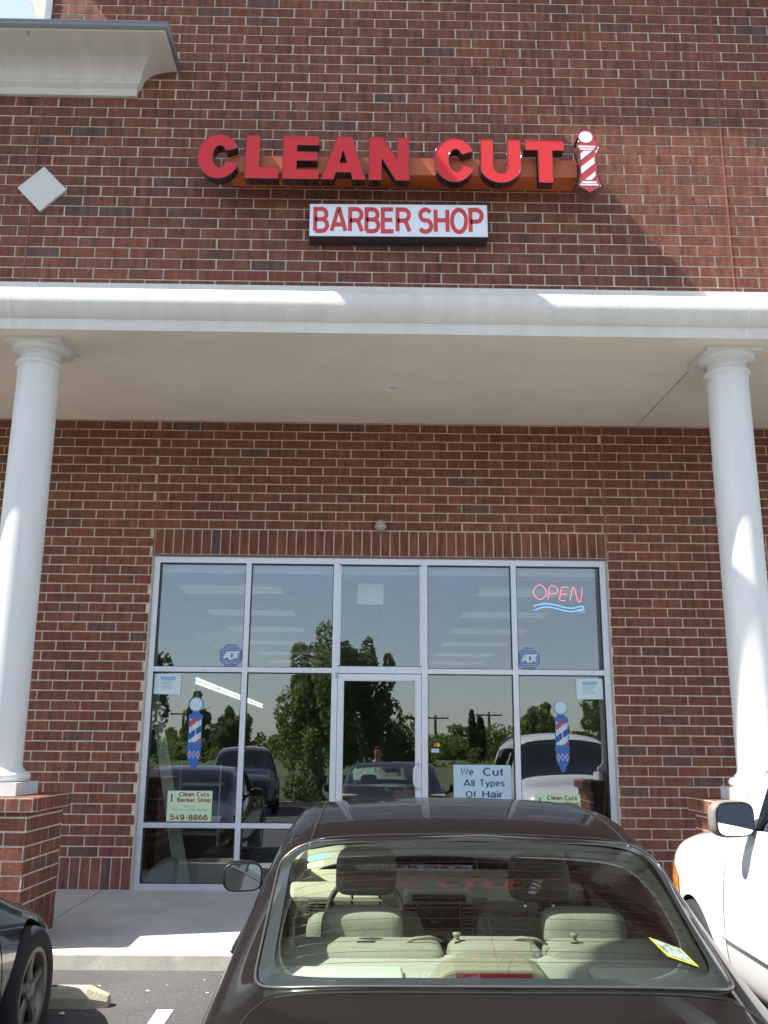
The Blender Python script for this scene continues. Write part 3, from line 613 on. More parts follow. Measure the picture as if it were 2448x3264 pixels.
def yard(x0, z0, label):
    T = thing('window_placard', label, 'sign', (x0, YG, z0), group='pale green phone number placards'); Q = lambda *a: setattr(a[0], 'parent', T)
    Q(poly_obj('board', [rect(0,.452,0,.297)], 0, .002, gb))
    for tx, q, b, m in (('Clean Cuts',(.115,.42,.240,.285),.035,mr_),('Barber Shop',(.098,.437,.180,.228),.035,mr_),('Here At',(.17,.285,.140,.158),.0,gy),('49er Shopping Center',(.04,.415,.098,.126),.0,gy),('549-8866',(.035,.418,.012,.070),.05,mr_)):
        ribbon_text(tx, *q, -.0008, m, T, w=.2 if b else .09, gap=.16, depth=.0008) if b else lettering(tx, *q, -.0008, m, T, depth=.0008)
    Q(poly_obj('pole_icon', [[(.030,.19),(.054,.19),(.048,.20),(.050,.265),(.034,.265),(.036,.20)]], -.0015, .0008, gp)); Q(poly_obj('rule_line', [rect(.02,.425,.082,.086)], -.0015, .0008, pap))
yard(-2.045, .645, 'pale green placard reading 549-8866 in the lower left window')
yard(1.695, .638, 'pale green placard half hidden behind the brown car roof, lower right window')
lbm = mat('pale_blue_board', (.42,.56,.66), .5); nvp = mat('navy_print', (.025,.04,.13), .6)
T = thing('window_poster', 'pale blue poster reading We Cut All Types Of Hair beside the door', 'sign', (.858, YG, .74))
poly_obj('board', [rect(0,.588,0,.478)], 0, .002, lbm).parent = T
for tx, q in (('We',(.072,.205,.370,.450)),('Cut',(.300,.508,.370,.452)),('All',(.10,.215,.266,.334)),('Types',(.268,.522,.250,.334)),('Of',(.122,.225,.155,.222)),('Hair',(.290,.50,.155,.222))):
    ribbon_text(tx, *q, -.0008, nvp, T, w=.17, gap=.14, depth=.0008)
T = thing('card_decal', 'small red and yellow overlapping circles sticker beside the door', 'window sticker', (.69, YG, 1.413))
poly_obj('red_disc', [circ(-.018,0,.019)], 0, .0006, mat('mc_red', (.45,.05,.03), .5)).parent = T; poly_obj('yellow_disc', [circ(.015,0,.019)], -.001, .0006, mat('mc_yellow', (.62,.38,.06), .5)).parent = T
T = thing('card_decal', 'small white and blue VISA sticker beside the door', 'window sticker', (.672, YG, 1.355))
T['label'] = 'small white sticker with blue slanted letters beside the door'
poly_obj('backing', [rect(-.039,.039,-.019,.019)], 0, .0006, pap).parent = T; poly_obj('bars', [rect(-.039,.039,-.019,-.014)], -.001, .0005, nb).parent = T
ribbon_text('VISA', -.032, .034, -.010, .013, -.001, nb, T, w=.2, gap=.1, depth=.0005, shear=.25)

# neon OPEN sign
def neon(n, c, e): return mat(n, c, .3, emit=c, es=e)
NR, NB = neon('neon_red', (1,.10,.12), .75), neon('neon_blue', (.14,.45,1), .6)
T = thing('neon_open_sign', 'red neon OPEN sign with a double blue wave, hung in the upper right window', 'neon sign', (1.745, .15, 2.82))
sx = lambda u: (u-510)*(.542/820.); sz = lambda v: (675-v)*(.294/455.)
def strk(pts, m, r=.0042, sub=6, nm='letter_tube'):
    P = [(sx(u), 0, sz(v)) for u, v in pts]; Q = []
    for i in range(len(P)-1):
        a, b, c_, d_ = [Vector(P[max(0, min(len(P)-1, j))]) for j in (i-1, i, i+1, i+2)]
        for k in range(sub):
            t_ = k/sub; Q.append(.5*((2*b)+(c_-a)*t_+(2*a-5*b+4*c_-d_)*t_*t_+(-a+3*b-3*c_+d_)*t_**3))
    Q.append(Vector(P[-1])); MB().tube(Q, r, 8).build(nm, m, T)
strk([(598,470),(560,440),(525,390),(517,345),(545,280),(590,240),(635,230),(690,265),(725,315),(730,370),(705,430),(660,465),(612,475)], NR)
strk([(748,480),(760,440),(775,350),(785,275),(810,245),(850,242),(895,260),(918,300),(915,340),(885,370),(840,375),(790,373)], NR)
strk([(1105,268),(1060,262),(1005,260),(985,270),(972,320),(962,380),(945,450),(950,480),(985,490),(1050,494)], NR); strk([(965,380),(1020,380),(1073,382)], NR)
strk([(1115,490),(1135,410),(1155,300),(1168,265),(1190,275),(1210,340),(1240,470),(1262,512),(1285,500),(1300,440),(1315,350),(1322,268)], NR)
strk([(515,590),(600,560),(700,545),(800,550),(900,570),(1000,598),(1100,615),(1180,612),(1250,590),(1310,585),(1335,605),(1315,630),(1250,650),(1180,668),(1110,672),(1000,655),(900,628),(800,605),(720,600),(640,610),(570,640),(518,655)], NB, .0055, nm='wave_tube')
MB().tube([(.09,0,.27),(.09,0,.40)], .002).build('hanger', MM['black'], T); MB().tube([(.43,0,.27),(.43,0,.40)], .002).build('hanger', MM['black'], T)
fr = MB()
for z in (.02,.26): fr.box(-.03,.57,.018,.024,z,z+.006)
fr.box(.49,.56,.010,.03,-.008,.03,1); fr.build('mounting_grid', [mat('clear_bar', (.12,.13,.14), .4), MM['white']], T)

# ================================================================== INSIDE THE SHOP
T0 = thing('hanging_board', 'blank white board hanging inside above the door', 'board', (-.02, .5, 2.93)); T0.rotation_euler = (0, R(1.5), 0)
MB().box(-.14,.15,0,.02,0,.235).build('panel', mat('white_board', (.92,.95,.92), .5), T0); MB().tube([(-.11,.01,.235),(-.11,.01,.28)],.003).build('hanger', MM['black'], T0); MB().tube([(.12,.01,.235),(.12,.01,.28)],.003).build('hanger', MM['black'], T0)
def copy_tree(o):
    c = o.copy(); COL.objects.link(c)
    for ch in o.children:
        d_ = ch.copy(); COL.objects.link(d_); d_.parent = c
        for g_ in ch.children: e_ = g_.copy(); COL.objects.link(e_); e_.parent = d_
    return c
lampm = mat('lamp_diffuser', (.62,.62,.6), .5, emit=(1,.98,.9), es=.035)
cl0 = None; rows = ['nearest the window','second from the window','third from the window','fourth from the window','fifth from the window','farthest from the window']
for side, x in (('right', 1.85), ('left', -1.65)):
    for i in range(6):
        if cl0 is None:
            cl0 = thing('ceiling_light', '', 'ceiling light', (0,0,0), group='fluorescent ceiling lights in the shop'); fr = MB()
            for q in ((-.6,.6,-.3,-.28),(-.6,.6,.28,.3),(-.6,-.58,-.28,.28),(.58,.6,-.28,.28),(-.58,.58,-.01,.01)): fr.box(*q, -.012, .0)
            fr.build('frame', MM['white'], cl0); MB().box(-.58,.58,-.28,-.01,-.006,-.002).build('diffuser', lampm, cl0); MB().box(-.58,.58,.01,.28,-.006,-.002).build('diffuser', lampm, cl0); c = cl0
        else: c = copy_tree(cl0)
        c.location = (x, 1.15+1.94*i, 3.19); c['label'] = f'flat ceiling light in the {side} row inside the shop, {rows[i]}'
st0 = None
for i in range(4):
    if st0 is None:
        st0 = thing('strip_light', '', 'strip light', (0,0,0), group='strip lights along the left wall of the shop')
        MB().box(-.03,.05,-1.15,1.15,-.05,.05).build('housing', MM['white'], st0)
        for z in (-.035,.035): MB().tube([(.065,-1.12,z),(.065,1.12,z)], .019, 10).build('tube', mat('lit_tube', (.9,.9,.85), .4, emit=(.95,1,.85), es=.5), st0)
        c = st0
    else: c = copy_tree(st0)
    c.location = (-2.86, 6.55+2.42*i, 2.40); c['label'] = 'lit strip light on the left wall of the shop, '+['nearest the window','second from the window','third from the window','at the far end'][i]
tag(MB().add([(-2.02,.55,0),(-1.86,.55,0),(-2.235,.20,1.92),(-2.33,.20,1.92),(-2.02,.565,0),(-1.86,.565,0),(-2.235,.215,1.92),(-2.33,.215,1.92)], [(0,1,2,3),(7,6,5,4),(0,4,5,1),(1,5,6,2),(2,6,7,3),(3,7,4,0)]).build('leaning_board', mat('pale_board', (.72,.80,.60), .6, var=.06, vs=3)),
    'long pale board leaning inside the left window', 'board')
cbx = thing('cardboard_box', 'brown cardboard box on the floor inside the lower left window', 'box', (-1.60,.55,0))
MB().box(-.16,.17,-.16,.16,0,.262).build('carton', mat('cardboard', (.36,.29,.20), .8, var=.08, vs=6), cbx); MB().add([(-.16,.16,.262),(.17,.16,.262),(.16,.30,.33),(-.10,.30,.33)], [(0,1,2,3)]).build('flap', bpy.data.materials['cardboard'], cbx)
tag(MB().prism([(-2.31,0),(-2.0,0),(-1.98,.24),(-2.10,.262),(-2.22,.17),(-2.30,.07)], .32, .6, smooth=False).build('white_sack', mat('white_sack_cloth', (.42,.52,.48), .7, var=.1, vs=8), bevel=.02), 'pale slanted sack on the floor inside the lower left window', 'sack')
wsh = thing('wire_shelf', 'small white shelf behind the leaning board', 'shelf', (-1.80,.9,0))
MB().box(-.30,.16,0,.3,.44,.465).build('shelf_board', MM['white'], wsh); MB().box(-.30,.16,0,.3,.96,.985).build('shelf_board', MM['white'], wsh)
for x in (-.29,.15): MB().box(x-.008,x+.008,0,.016,0,1.2).build('post', MM['white'], wsh)
bk = thing('yellow_bucket', 'dull yellow bucket on the floor behind the cardboard box', 'bucket', (-1.53,1.1,.25)); MB().lathe([(0,0),(.09,.0),(.125,.27),(.135,.28),(.12,.28),(.085,.02)], n=28).build('pail', mat('yellow_plastic', (.30,.21,.03), .5), bk); MB().box(-.2,.2,-.2,.2,-.25,-.002).build('stand', MM['black'], bk)
ch = thing('orange_chair', 'orange chair inside, low behind the door glass', 'chair', (.47,.9,0)); om = mat('orange_vinyl', (.40,.10,.04), .45)
MB().bbox(-.22,.22,-.2,.2,.42,.48,.02).build('seat', om, ch); MB().bbox(-.21,.21,.16,.21,.5,.93,.022).build('backrest', om, ch)
for a in (-.19,.19):
    for b in (-.17,.17): MB().tube([(a,b,0),(a,b,.43)], .012).build('leg', MM['alu'], ch)
br = thing('broom', 'wooden broom handle leaning inside at the right end of the window', 'broom', (2.40,.35,0))
MB().tube([(0,0,.1),(.10,-.15,1.55)], .012).build('handle', mat('wood_handle', (.35,.22,.10), .5), br); MB().bbox(-.14,.14,-.03,.03,0,.12,.012).build('brush', mat('bristle', (.12,.08,.05), .9), br)
def barber_chair(x, y, label):
    c = thing('barber_chair', label, 'chair', (x,y,0), group='dark barber chairs'); bm_ = MM.setdefault('bvin', mat('black_vinyl', (.02,.02,.022), .35))
    MB().lathe([(0,0),(.3,0),(.3,.03),(.08,.06),(.06,.4),(0,.4)], n=28).build('base', MM['alu'], c); MB().bbox(-.26,.26,-.25,.25,.4,.52,.04).build('seat', bm_, c)
    MB().bbox(-.25,.25,.2,.32,.5,1.05,.04).build('backrest', bm_, c); MB().bbox(-.12,.12,.2,.3,1.08,1.25,.03).build('headrest', bm_, c)
    for s in (-1,1): MB().bbox(s*.29-.035,s*.29+.035,-.22,.24,.66,.72,.015).build('armrest', bm_, c)
barber_chair(-1.6, 4.2, 'black barber chair inside, nearer the window'); barber_chair(-1.6, 7.0, 'black barber chair inside, farther back')

# ================================================================== CARS
def car_paint(name, col, metal=.35, rough=.32, coat=1):
    m = mat(name, col, rough, metal=metal, coat=coat, var=.03, vs=400, spec=.15 if coat < 1 else .5); return m
tyre_m = mat('tyre_rubber', (.018,.018,.018), .8, bump=.1, bs=80); rim_m = mat('alloy_rim', (.34,.35,.37), .3, metal=.85); dark_m = mat('wheel_well', (.012,.012,.012), .9)
trimb = mat('black_car_trim', (.015,.015,.016), .35); chrome = mat('chrome', (.7,.7,.72), .12, metal=1); mirror_m = mat('mirror_glass', (.85,.87,.88), .02, metal=1)
car_glass = glass_mat('car_glass', (.73,.80,.73), 1.62); dark_glass = glass_mat('dark_car_glass', (.28,.33,.32), 1.6)
def shell(name, st, paint, glassm, glass_zones, root, arches, aw=.24, lvl=3, names=()):
    """st: stations from tail to nose; each a list of 9 (x, y, z) from bottom centre line up to top centre line"""
    bm = bmesh.new(); NJ = len(st[0]); rows = []
    for s in st:
        left = [bm.verts.new((-x, y, z)) for x, y, z in s[1:-1][::-1]]
        c0 = bm.verts.new((0, s[0][1], s[0][2])); c1 = bm.verts.new((0, s[-1][1], s[-1][2]))
        right = [bm.verts.new((x, y, z)) for x, y, z in s[1:-1]]
        rows.append([c0]+right+[c1]+left)
    K = len(rows[0]); zone = {}
    for i in range(len(rows)-1):
        for j in range(K):
            f = bm.faces.new((rows[i][j], rows[i][(j+1) % K], rows[i+1][(j+1) % K], rows[i+1][j]))
            jj = j if j < NJ-1 else K-1-j     # symmetric column index
            side = 0 if j < NJ-1 else 1
            f.material_index = glass_zones.get((i, jj), 0)
            if f.material_index: f.material_index += (10*side if f.material_index >= 3 else 0)
    for r, flip in ((rows[0], 0), (rows[-1], 1)):
        n = NJ-1
        for k in range(n):
            a, b = r[k], r[k+1]; c, d_ = r[(K-k-1) % K], r[(K-k) % K]
            vs = [a, b, c, d_] if k not in (0, n-1) else ([a, b, c] if k == 0 else [a, b, d_])
            try: bm.faces.new(vs if flip else vs[::-1])
            except ValueError: pass
    bmesh.ops.recalc_face_normals(bm, faces=bm.faces[:])
    me = bpy.data.meshes.new(name); bm.to_mesh(me); bm.free()
    for _ in range(20): me.materials.append(paint)
    o = bpy.data.objects.new('tmp', me); COL.objects.link(o); sb = o.modifiers.new('s', 'SUBSURF'); sb.levels = lvl; sb.render_levels = lvl
    me2 = evalmesh(o); o.modifiers.clear(); o.data = me2
    # wheel arches cut out
    cut = MB()
    for (ay, az, ar) in arches:
        for s in (-1, 1):
            n = 48; pr = [(ay+ar*cos(2*pi*i/n), az+ar*sin(2*pi*i/n)) for i in range(n)]
            xx = .55; cut.prism(pr, s*xx if s > 0 else -1.2, 1.2 if s > 0 else -xx, m=0, axis='x')
    co = cut.build('cut', dark_m)
    cbm = bmesh.new(); cbm.from_mesh(co.data); bmesh.ops.recalc_face_normals(cbm, faces=cbm.faces[:]); cbm.to_mesh(co.data); cbm.free()
    for i in range(19): co.data.materials.append(dark_m)
    for f in co.data.polygons: f.material_index = 19
    b = o.modifiers.new('b', 'BOOLEAN'); b.operation = 'DIFFERENCE'; b.object = co; b.solver = 'EXACT'
    me3 = evalmesh(o); bpy.data.objects.remove(co); bpy.data.objects.remove(o)
    # split by material zone
    src = bmesh.new(); src.from_mesh(me3); src.verts.ensure_lookup_table()
    groups = {}
    for f in src.faces: groups.setdefault(f.material_index, []).append(f)
    res = {}
    for mi, fs in groups.items():
        vm, vs, ff = {}, [], []
        for f in fs:
            idx = []
            for v in f.verts:
                if v.index not in vm: vm[v.index] = len(vs); vs.append(v.co[:])
                idx.append(vm[v.index])
            ff.append(idx)
        res[mi] = (vs, ff)
    src.free()
    out = {}
    body = MB(); body.add(res[0][0], res[0][1], 0, True)
    if 19 in res: body.add(res[19][0], res[19][1], 1, False)
    bo = body.build('body', [paint, dark_m], root); autosmooth(bo, 50); out['body'] = bo
    if 0 and bpy: pass
    nm = {1:'rear_window', 2:'windshield', 3:'side_window', 4:'side_window', 5:'side_window'}
    for mi, (vs, ff) in res.items():
        if mi in (0, 19): continue
        g = MB(); g.add(vs, ff, 0, True); out[mi] = g.build(nm[mi % 10], glassm, root)
    allv = [v for k_ in res if k_ != 19 for v in res[k_][0]]; allf = []; off = 0
    for k_ in res:
        if k_ == 19: continue
        allf += [[i+off for i in f] for f in res[k_][1]]; off += len(res[k_][0])
    out['bvh'] = BVHTree.FromPolygons([Vector(v) for v in allv], allf)
    return out
def snap_down(bvh, x, y, lift=.002):
    h = bvh.ray_cast(Vector((x, y, 5)), Vector((0, 0, -1)))
    return (h[0]+h[1]*lift*(1 if h[1].z > 0 else -1)) if h[0] else Vector((x, y, 1))
def snap_side(bvh, y, z, s=1, lift=.002):
    h = bvh.ray_cast(Vector((s*3, y, z)), Vector((-s, 0, 0)))
    return (h[0]+h[1]*lift*(1 if h[1].x*s > 0 else -1)) if h[0] else Vector((s*.85, y, z))
def lerp(a, b, t_): return a+(b-a)*t_
def polyline(pts, n=10):
    out = []
    for i in range(len(pts)-1):
        a, b, c, d_ = [Vector((*pts[max(0, min(len(pts)-1, j))], 0)) for j in (i-1, i, i+1, i+2)]
        for k in range(n):
            t_ = k/n; v_ = .5*((2*b)+(c-a)*t_+(2*a-5*b+4*c-d_)*t_*t_+(-a+3*b-3*c+d_)*t_**3); out.append((v_.x, v_.y))
    return out+[pts[-1]]
def wheel(root, x, y, z, r, s, rim=rim_m, spokes=5, wd=.215):
    """one wheel: tyre part with rim sub-part; s=+1 right side"""
    t = MB(); rr = r*.66
    t.lathe([(rr,-wd/2+.01),(rr+.02,-wd/2),(r-.03,-wd/2),(r-.008,-wd/2+.02),(r,-wd/2+.05),(r,wd/2-.05),(r-.008,wd/2-.02),(r-.03,wd/2),(rr+.02,wd/2),(rr,wd/2-.01)], n=48, axis='x')
    T = t.build('wheel', tyre_m, root); T.location = (x, y, z)
    f = MB(); o = s*(wd/2-.012)
    f.lathe([(rr+.006,o+s*.004),(rr-.012,o+s*.008),(rr-.028,o-s*.004),(rr-.035,o-s*.06),(rr-.04,-o)], n=48, axis='x')
    for i in range(spokes):
        a = 2*pi*i/spokes+.3
        for (w0, w1, d0, d1) in ((.042, .062, -.012, -.010),):
            vs = []
            for rad, ww, dd in ((.03, w0*1.2, d0), (rr*.5, w0, d0-.006), (rr-.018, w1, d1)):
                for sg in (-1, 1):
                    for dp in (0, -.03):
                        ca, sa = cos(a), sin(a); vs.append((o+s*(dd+dp), rad*ca-sg*ww/1.6*sa, rad*sa+sg*ww/1.6*ca))
            fs = []
            for k in range(2):
                b_ = k*4; fs += [(b_, b_+2, b_+6, b_+4), (b_+1, b_+5, b_+7, b_+3), (b_, b_+4, b_+5, b_+1), (b_+2, b_+3, b_+7, b_+6)]
            f.add(vs, fs, 0, True)
    f.lathe([(0,o+s*.0),(.045,o-s*.002),(.06,o-s*.012),(.06,o-s*.05)], n=28, axis='x'); ro = f.build('rim', rim, T)
    bd_ = MB(); bd_.lathe([(0,o-s*.09),(rr*.75,o-s*.09),(rr*.75,o-s*.1)], n=32, axis='x'); bd_.build('brake_disc', mat('brake_steel', (.10,.09,.08), .5, metal=.6) if 'brake_steel' not in bpy.data.materials else bpy.data.materials['brake_steel'], T)
    return T
def mirror(root, x, y, z, s, paint, w_=.20, h_=.13):
    bm = bmesh.new(); bmesh.ops.create_icosphere(bm, subdivisions=4, radius=1)
    vs = []
    sg = lambda v, e: math.copysign(abs(v)**e, v)
    for v in bm.verts:
        c = v.co; yy = sg(c.y, .8)*.075
        if yy < 0: yy *= .55
        vs.append((sg(c.x, .62)*w_/2, yy, sg(c.z, .62)*h_/2))
    fs = [[v.index for v in f.verts] for f in bm.faces]; bm.free()
    h = MB().add(vs, fs, 0, True); H_ = h.build('side_mirror', paint, root); H_.location = (x, y, z); H_.rotation_euler = (0, 0, R(-12*s))
    g = MB(); pr = [(w_*.435*math.copysign(abs(cos(a))**.5, cos(a)), h_*.42*math.copysign(abs(sin(a))**.5, sin(a))) for a in [2*pi*i/40 for i in range(40)]]
    g.prism(pr, -.0445, -.036); g.build('mirror_glass', mirror_m, H_)
    rg = MB(); rg.tube([(a, -.040, b) for a, b in [(q*1.04, r_*1.05) for q, r_ in pr]], .0045, 6, closed=True); rg.build('mirror_rim', trimb, H_)
    st_ = MB(); st_.tube([(-s*w_*.30, .0, -h_*.25), (-s*w_*.7, .015, -h_*.42), (-s*w_*1.05, .04, -h_*.6)], .022, 10); st_.build('mirror_arm', paint, H_)
    return H_

# ---- sedan cage (tail at y=0, nose at y=4.8)
def sedan(H=0):
    return [
     [(0,.03,.42),(.55,.05,.40),(.68,.08,.42),(.72,.09,.55),(.70,.10,.80),(.62,.11,.95),(.50,.10,.985),(.28,.09,1.0),(0,.08,1.005)],
     [(0,.06,.28),(.66,.10,.24),(.80,.14,.30),(.845,.17,.58),(.825,.17,.86),(.72,.15,1.01),(.58,.13,1.045),(.32,.12,1.06),(0,.11,1.065)],
     [(0,.45,.22),(.70,.45,.20),(.83,.45,.27),(.875,.45,.58),(.86,.45,.87),(.755,.45,1.015),(.63,.45,1.06),(.36,.43,1.08),(0,.42,1.085)],
     [(0,.92,.20),(.72,.92,.18),(.845,.92,.26),(.89,.92,.56),(.878,.92,.87),(.79,.90,1.0),(.66,.91,1.075),(.38,.83,1.102),(0,.80,1.108)],
     [(0,1.24,.20),(.72,1.24,.18),(.845,1.24,.25),(.894,1.24,.56),(.882,1.24,.87),(.815,1.24,1.01),(.672,1.29,1.238),(.43,1.23,1.268),(0,1.21,1.276)],
     [(0,1.62,.20),(.72,1.62,.18),(.845,1.62,.25),(.897,1.62,.56),(.885,1.62,.87),(.825,1.62,1.01),(.675,1.635,1.385),(.50,1.61,1.418),(0,1.60,1.43)],
     [(0,2.0,.20),(.72,2.0,.18),(.845,2.0,.25),(.898,2.0,.56),(.887,2.0,.87),(.83,2.0,1.01),(.685,2.02,1.418),(.57,2.02,1.458),(0,2.02,1.480)],
     [(0,2.5,.20),(.72,2.5,.18),(.845,2.5,.25),(.898,2.5,.56),(.887,2.5,.87),(.83,2.5,1.0),(.685,2.5,1.425),(.58,2.5,1.468),(0,2.5,1.490)],
     [(0,3.0,.20),(.72,3.0,.18),(.845,3.0,.25),(.898,3.0,.55),(.885,3.0,.85),(.81,3.0,.985),(.675,2.98,1.385),(.57,3.0,1.428),(0,3.04,1.448)],
     [(0,3.36,.20),(.72,3.36,.18),(.845,3.36,.25),(.895,3.36,.54),(.88,3.36,.82),(.80,3.36,.965),(.69,3.32,1.175),(.48,3.40,1.21),(0,3.46,1.23)],
     [(0,3.74,.20),(.72,3.74,.18),(.84,3.74,.25),(.893,3.74,.52),(.875,3.74,.79),(.79,3.74,.92),(.71,3.70,.97),(.50,3.80,.995),(0,3.88,1.01)],
     [(0,4.2,.20),(.70,4.2,.18),(.82,4.2,.25),(.88,4.2,.50),(.86,4.2,.73),(.76,4.2,.83),(.62,4.2,.87),(.40,4.2,.905),(0,4.2,.915)],
     [(0,4.6,.20),(.62,4.58,.18),(.74,4.5,.25),(.80,4.46,.47),(.78,4.46,.65),(.68,4.48,.74),(.54,4.5,.785),(.34,4.52,.81),(0,4.53,.815)],
     [(0,4.78,.24),(.50,4.74,.24),(.60,4.66,.30),(.64,4.64,.45),(.61,4.64,.60),(.54,4.66,.68),(.42,4.69,.71),(.26,4.72,.725),(0,4.74,.73)],
    ]
SZ = {}
for i in (3,4): SZ[(i,6)] = SZ[(i,7)] = 1
for i in (8,9): SZ[(i,6)] = SZ[(i,7)] = 2
SZ[(5,5)] = SZ[(6,5)] = 3; SZ[(7,5)] = SZ[(8,5)] = 4
def fuse(root, label=None): pass

# ================= brown sedan in front, seen from behind
brown = car_paint('dark_brown_metallic', (.004,.0036,.0034), 0, .45, .5)
CX, CY = .355, -8.03
CAR = thing('sedan_car', 'dark brown sedan seen from behind, parked nose to the shop, pale seats inside', 'car', (CX, CY, -.305+.0)); CAR.rotation_euler = (R(1.6), 0, 0)
CAR.location.z = gz(CY+.9)-.025
sh = shell('brown', sedan(), brown, car_glass, SZ, CAR, [(.98,.33,.375),(3.72,.33,.375)])
BV = sh['bvh']
for s in (-1, 1): wheel(CAR, s*.785, .98, .325, .325, s); wheel(CAR, s*.785, 3.72, .325, .325, s)
for s in (-1, 1): mirror(CAR, s*.97, 3.02, 1.065, s, brown, .195, .14)
cream = mat('cream_velour', (.31,.31,.26), .9, var=.08, vs=14, bump=.3, bs=260); creamd = mat('cream_plastic', (.30,.29,.22), .6, var=.04, vs=5); dashm = mat('beige_dash', (.52,.50,.40), .6); dkd = mat('dark_dash', (.035,.032,.03), .6)
shelfm = mat('package_shelf_felt', (.42,.43,.38), .9, var=.05, vs=20, bump=.1, bs=200)
# window surrounds: rounded black print band on rear glass, bright trim line, defroster wires, lid seams
def Yg(u): return lerp(.822, 1.625, u)            # u 0 at base, 1 at roof
def Xg(u): return lerp(.665, .655, u)
def gp_(a, u, lift=.0025):                        # a -1..1 across, u 0..1 up
    yy = Yg(u)+ (.085*(a*a))*(1-u)+.012*(a*a)*u
    return snap_down(BV, a*Xg(u), yy, lift)
frit = MB(); n = 96; outer, inner = [], []
def srr(t_, ex): c_, s_ = cos(t_), sin(t_); return math.copysign(abs(c_)**ex, c_), math.copysign(abs(s_)**ex, s_)
for i in range(n):
    t_ = 2*pi*i/n; up_ = sin(t_) > 0; ax, bx_ = srr(t_, .08 if up_ else .24); outer.append((ax*1.0, .5+bx_*.5)); ax, bx_ = srr(t_, .16 if up_ else .3); inner.append((ax*.94, (.5+bx_*.45) if bx_ > 0 else (.5+bx_*.455)))
vs = []
for k in range(5):
    for (a, b), (c_, d_) in zip(outer, inner): vs.append(gp_(lerp(a, c_, k/4), lerp(b, d_, k/4), .003))
frit.add(vs, [[k*n+i, k*n+(i+1) % n, (k+1)*n+(i+1) % n, (k+1)*n+i] for k in range(4) for i in range(n)], 0, True)
fo = frit.build('glass_border', mat('glass_border_print', (.02,.028,.03), .12, coat=.3), CAR)
MB().tube([gp_(a*1.012, .5+(b-.5)*1.015, .003) for a, b in outer], .0048, 6, closed=True).build('window_trim', mat('satin_trim', (.10,.095,.09), .25, metal=.5), CAR)
for i in range(13):
    u = .14+.062*i; ee = .90-.0*(i); MB().tube([gp_(a/10*ee, u, .0018) for a in range(-10, 11)], .0007, 4).build('heater_wire', trimb, CAR)
MB().tube([gp_(0, u/10, .0018) for u in range(1, 10)], .0006, 4).build('heater_wire', trimb, CAR)
seam = mat('panel_gap', (.006,.006,.006), .9)
for s in (-1, 1):
    P = polyline([(s*.62,.86),(s*.655,.82),(s*.675,.75),(s*.69,.60),(s*.70,.35),(s*.69,.15)], 8)
    MB().tube([snap_down(BV, x, y, .0) for x, y in P], .0035, 6).build('lid_seam', seam, CAR)
    P = polyline([(s*.56,1.62),(s*.545,2.0),(s*.545,2.5),(s*.55,2.95)], 8)
    MB().tube([snap_down(BV, x, y, .001) for x, y in P], .005, 6).build('roof_channel', trimb, CAR)
    # belt line trim and B pillar
    MB().tube([snap_side(BV, y, z, s, .004) for y, z in polyline([(1.62,1.035),(2.0,1.025),(2.6,1.018),(3.1,1.0),(3.45,.975)], 8)], .007, 6).build('belt_trim', trimb, CAR)
    q = MB(); vs = []
    for z in [1.02+.035*i for i in range(11)]:
        for y in (2.46, 2.56): vs.append(snap_side(BV, y, z, s, .004))
    q.add(vs, [(2*i,2*i+1,2*i+3,2*i+2) for i in range(10)], 0, True); q.build('door_pillar', trimb, CAR)
MB().tube([snap_down(BV, x/10*.56, 1.648+.015*(x/10)**2, .001) for x in range(-10, 11)], .004, 6).build('roof_seam', trimb, CAR)
MB().tube([snap_down(BV, x/10*.60, 0.79+.07*(x/10)**2, .0) for x in range(-10, 11)], .004, 6).build('lid_seam', seam, CAR)
# tail lamps, plate, bumper details (below the frame in the photo, seen from a step aside)
for s in (-1, 1):
    tl = MB(); vs = []
    for i in range(9):
        for j in range(5):
            x = s*lerp(.50,.80,i/8); z = lerp(.72,.90,j/4); h = BV.ray_cast(Vector((x, -2, z)), Vector((0,1,0)))
            vs.append((h[0]+Vector((0,-.006,0))) if h[0] else Vector((x,.12,z)))
    tl.add(vs, [(i*5+j,(i+1)*5+j,(i+1)*5+j+1,i*5+j+1) for i in range(8) for j in range(4)], 0, True); tl.build('tail_lamp', mat('tail_lamp_red', (.35,.01,.01), .15, coat=1) if s < 0 else bpy.data.materials['tail_lamp_red'], CAR)
MB().bbox(-.16,.16,.0,.02,.62,.77,.006).build('number_plate', MM['white'], CAR)
# --- interior
MB().box(-.80,.80,.9,3.9,.24,.28).build('cabin_floor', dkd, CAR)
ps = MB(); ps.add([(-.60,.86,1.068),(.60,.86,1.068),(.70,1.12,1.07),(.70,1.46,1.065),(-.70,1.46,1.065),(-.70,1.12,1.07),(-.60,.86,.9),(.60,.86,.9),(.70,1.46,.85),(-.70,1.46,.85)], [(0,1,2,3,4,5),(0,6,7,1),(3,8,9,4)])
ps.build('package_shelf', shelfm, CAR)
for x in (-.44,.50): MB().bbox(x-.19,x+.19,1.03,1.22,1.066,1.088,.01).build('speaker_cover', mat('speaker_mesh', (.55,.60,.54), .8) if x < 0 else bpy.data.materials['speaker_mesh'], CAR)
bl = MB(); bl.prism([(-.185,1.068),(.185,1.068),(.14,1.122),(.11,1.132),(-.11,1.132),(-.14,1.122)], 1.00, 1.14); B3 = bl.build('stop_lamp', creamd, CAR, bevel=.008)
MB().prism([(-.11,1.092),(.11,1.092),(.105,1.122),(-.105,1.122)], .992, 1.01).build('stop_lamp_lens', mat('red_lens', (.22,.02,.03), .3), B3)
